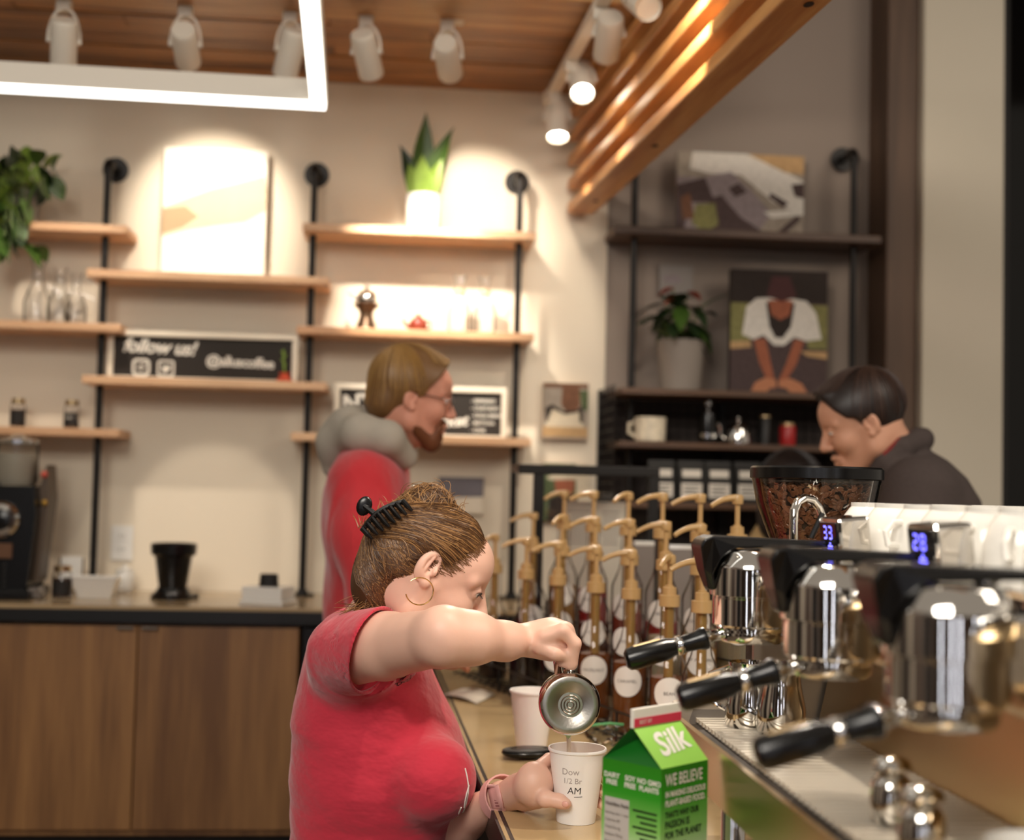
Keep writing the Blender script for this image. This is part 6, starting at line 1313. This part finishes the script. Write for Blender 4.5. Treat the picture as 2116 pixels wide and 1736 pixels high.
s = SDF((-.03, -.09, -.15), (.13, .09, .0), .003); s.cone((.070, 0, -.100), (.074, 0, -.085), .026, .024, .01)
for e in (-1, 1): s.cone((.062, e*.014, -.098), (.004, e*.053, -.060), .0205, .0205, .015); s.cone((.004, e*.053, -.060), (.002, e*.063, -.02), .018, .012, .01); s.cone((.088, e*.003, -.044), (.080, e*.024, -.062), .007, .008, .006); s.cone((.080, e*.024, -.062), (.070, e*.022, -.09), .009, .012, .01)
s.ell((.100, 0, -.061), (.012, .016, .006), .004, 'sub'); emit('beard', [(*s.mesh(), HM)], 'beard', MN, smooth=1)
gl = MB()
for e in (-1, 1): gl.tube([inv @ HM @ Vector((.098+.002*math.cos(a), e*.030+.022*math.cos(a), .008+.018*math.sin(a))) for a in [i*math.pi/10 for i in range(21)]], .0014, 6); gl.tube([inv @ HM @ Vector(v) for v in ((.098, e*.052, .012), (.05, e*.072, .014), (.0, e*.076, .012))], .0014, 6)
gl.tube([inv @ HM @ Vector(v) for v in ((.100, -.009, .012), (.106, 0, .016), (.100, .009, .012))], .0014, 6); gl.build('eyeglasses', mat('glasses_frame', '2A1E18', .3), MN)
# ---------------------------------------------------------------- customer in the dark jacket
cb = P(1890, 1100, 3.38); CU = thing('person', 'dark-haired man in a charcoal jacket looking down at the counter', 'person', (cb.x, cb.y, FLZ)); inv = Matrix.Translation(-Vector(CU.location))
HM = head_matrix(1782, 876, 3.32, 22, 'L', 6, 1.0); HI = HM.inverted(); hs = head_sdf(loc_of(1870, 990, 3.36), .003, True); Vh = hs.mesh(); emit('body', [(*Vh, HM)], 'skin_customer', CU); eyes(CU, HM, '3A2A20')
s = SDF(cs(1720, 1560, 3.4)-(0, 0, .34), cs(2060, 860, 3.4)+(.02, .02, .34), .007)
s.loft(rows([(925, 1830, 1905, 0, .08), (950, 1812, 1945, 0, .14), (985, 1798, 1982, 0, .19), (1030, 1786, 2008, 0, .22), (1120, 1778, 2020, 0, .225), (1250, 1785, 2015, 0, .215), (1420, 1800, 2005, 0, .20), (1540, 1800, 2005, 0, .20)], 3.4), 0, 2.3, wob=.004)
s.chain([cs(1900, 1020, 3.22), cs(1880, 1160, 3.16), cs(1760, 1290, 3.1)], [.09, .075, .055], .03); s.chain([cs(1900, 1020, 3.58), cs(1880, 1160, 3.62), cs(1760, 1290, 3.5)], [.09, .075, .055], .03)
s.cone(cs(1868, 985, 3.36), cs(1815, 900, 3.34), .052, .060, .01, 'sub')
s.chain([cs(1800, 990, 3.28), cs(1828, 955, 3.265), cs(1862, 925, 3.275), cs(1900, 908, 3.33), cs(1905, 908, 3.40), cs(1860, 930, 3.46)], [.020, .024, .026, .028, .028, .024], .014)
emit('jacket', [(*s.mesh(), AX)], 'jacket_char', CU, smooth=2); legs(CU, cb.x, cb.y, .86, math.pi, 'trouser_black', .18, .14)
cl_ = MB(); cl_.tube([inv @ P(x, y, d) for x, y, d in ((1806, 972, 3.262), (1828, 938, 3.25), (1858, 908, 3.262), (1882, 894, 3.32))], .005, 8); cl_.build('shirt_collar', mat('red_collar', '7A2420', .8), CU)
simple_hair(CU, HM, np.array([-.14, -.09, -.06, -.035, -.03, .0, .022, .032, .06, .10, .14, .2]), np.array([-.085, -.075, -.055, -.03, .004, .012, .018, .040, .060, .076, .088, .09]), 'hair_dark', 'hair_dark_l', .013, [((.055, 0, .098), (.045, .055, .022), .015)], 260, 41)
# ---------------------------------------------------------------- seated customer, mostly hidden by the hopper
sb = P(1640, 1150, 4.06); SE = thing('person', 'dark-haired person in a beige coat half hidden behind the bean hopper', 'person', (sb.x, sb.y, FLZ)); HM = head_matrix(1636, 1030, 4.05, 15, 'R', 60, 1.02); HI = HM.inverted(); emit('body', [(*head_sdf(loc_of(1636, 1125, 4.08), .004).mesh(), HM)], 'skin_customer', SE)
s = SDF(cs(1500, 1560, 4.08)-(0, 0, .3), cs(1770, 1020, 4.08)+(.02, .02, .3), .009); s.loft(rows([(1062, 1600, 1675, 0, .07), (1085, 1565, 1705, 0, .10), (1120, 1545, 1725, 0, .13), (1200, 1538, 1735, 0, .14), (1540, 1545, 1730, 0, .15)], 4.08), 0, 2.3); emit('coat', [(*s.mesh(), AX)], 'coat_beige', SE, smooth=2); legs(SE, sb.x, sb.y, .72, 0, 'trouser_black', .17, .13)
simple_hair(SE, HM, np.array([-.14, -.09, -.03, .0, .03, .06, .10, .14]), np.array([-.02, -.01, .0, .012, .03, .050, .074, .085]), 'hair_dark', 'hair_dark', .018, [((-.06, 0, -.06), (.05, .08, .09), .03)], 160, 51, earcut=False)
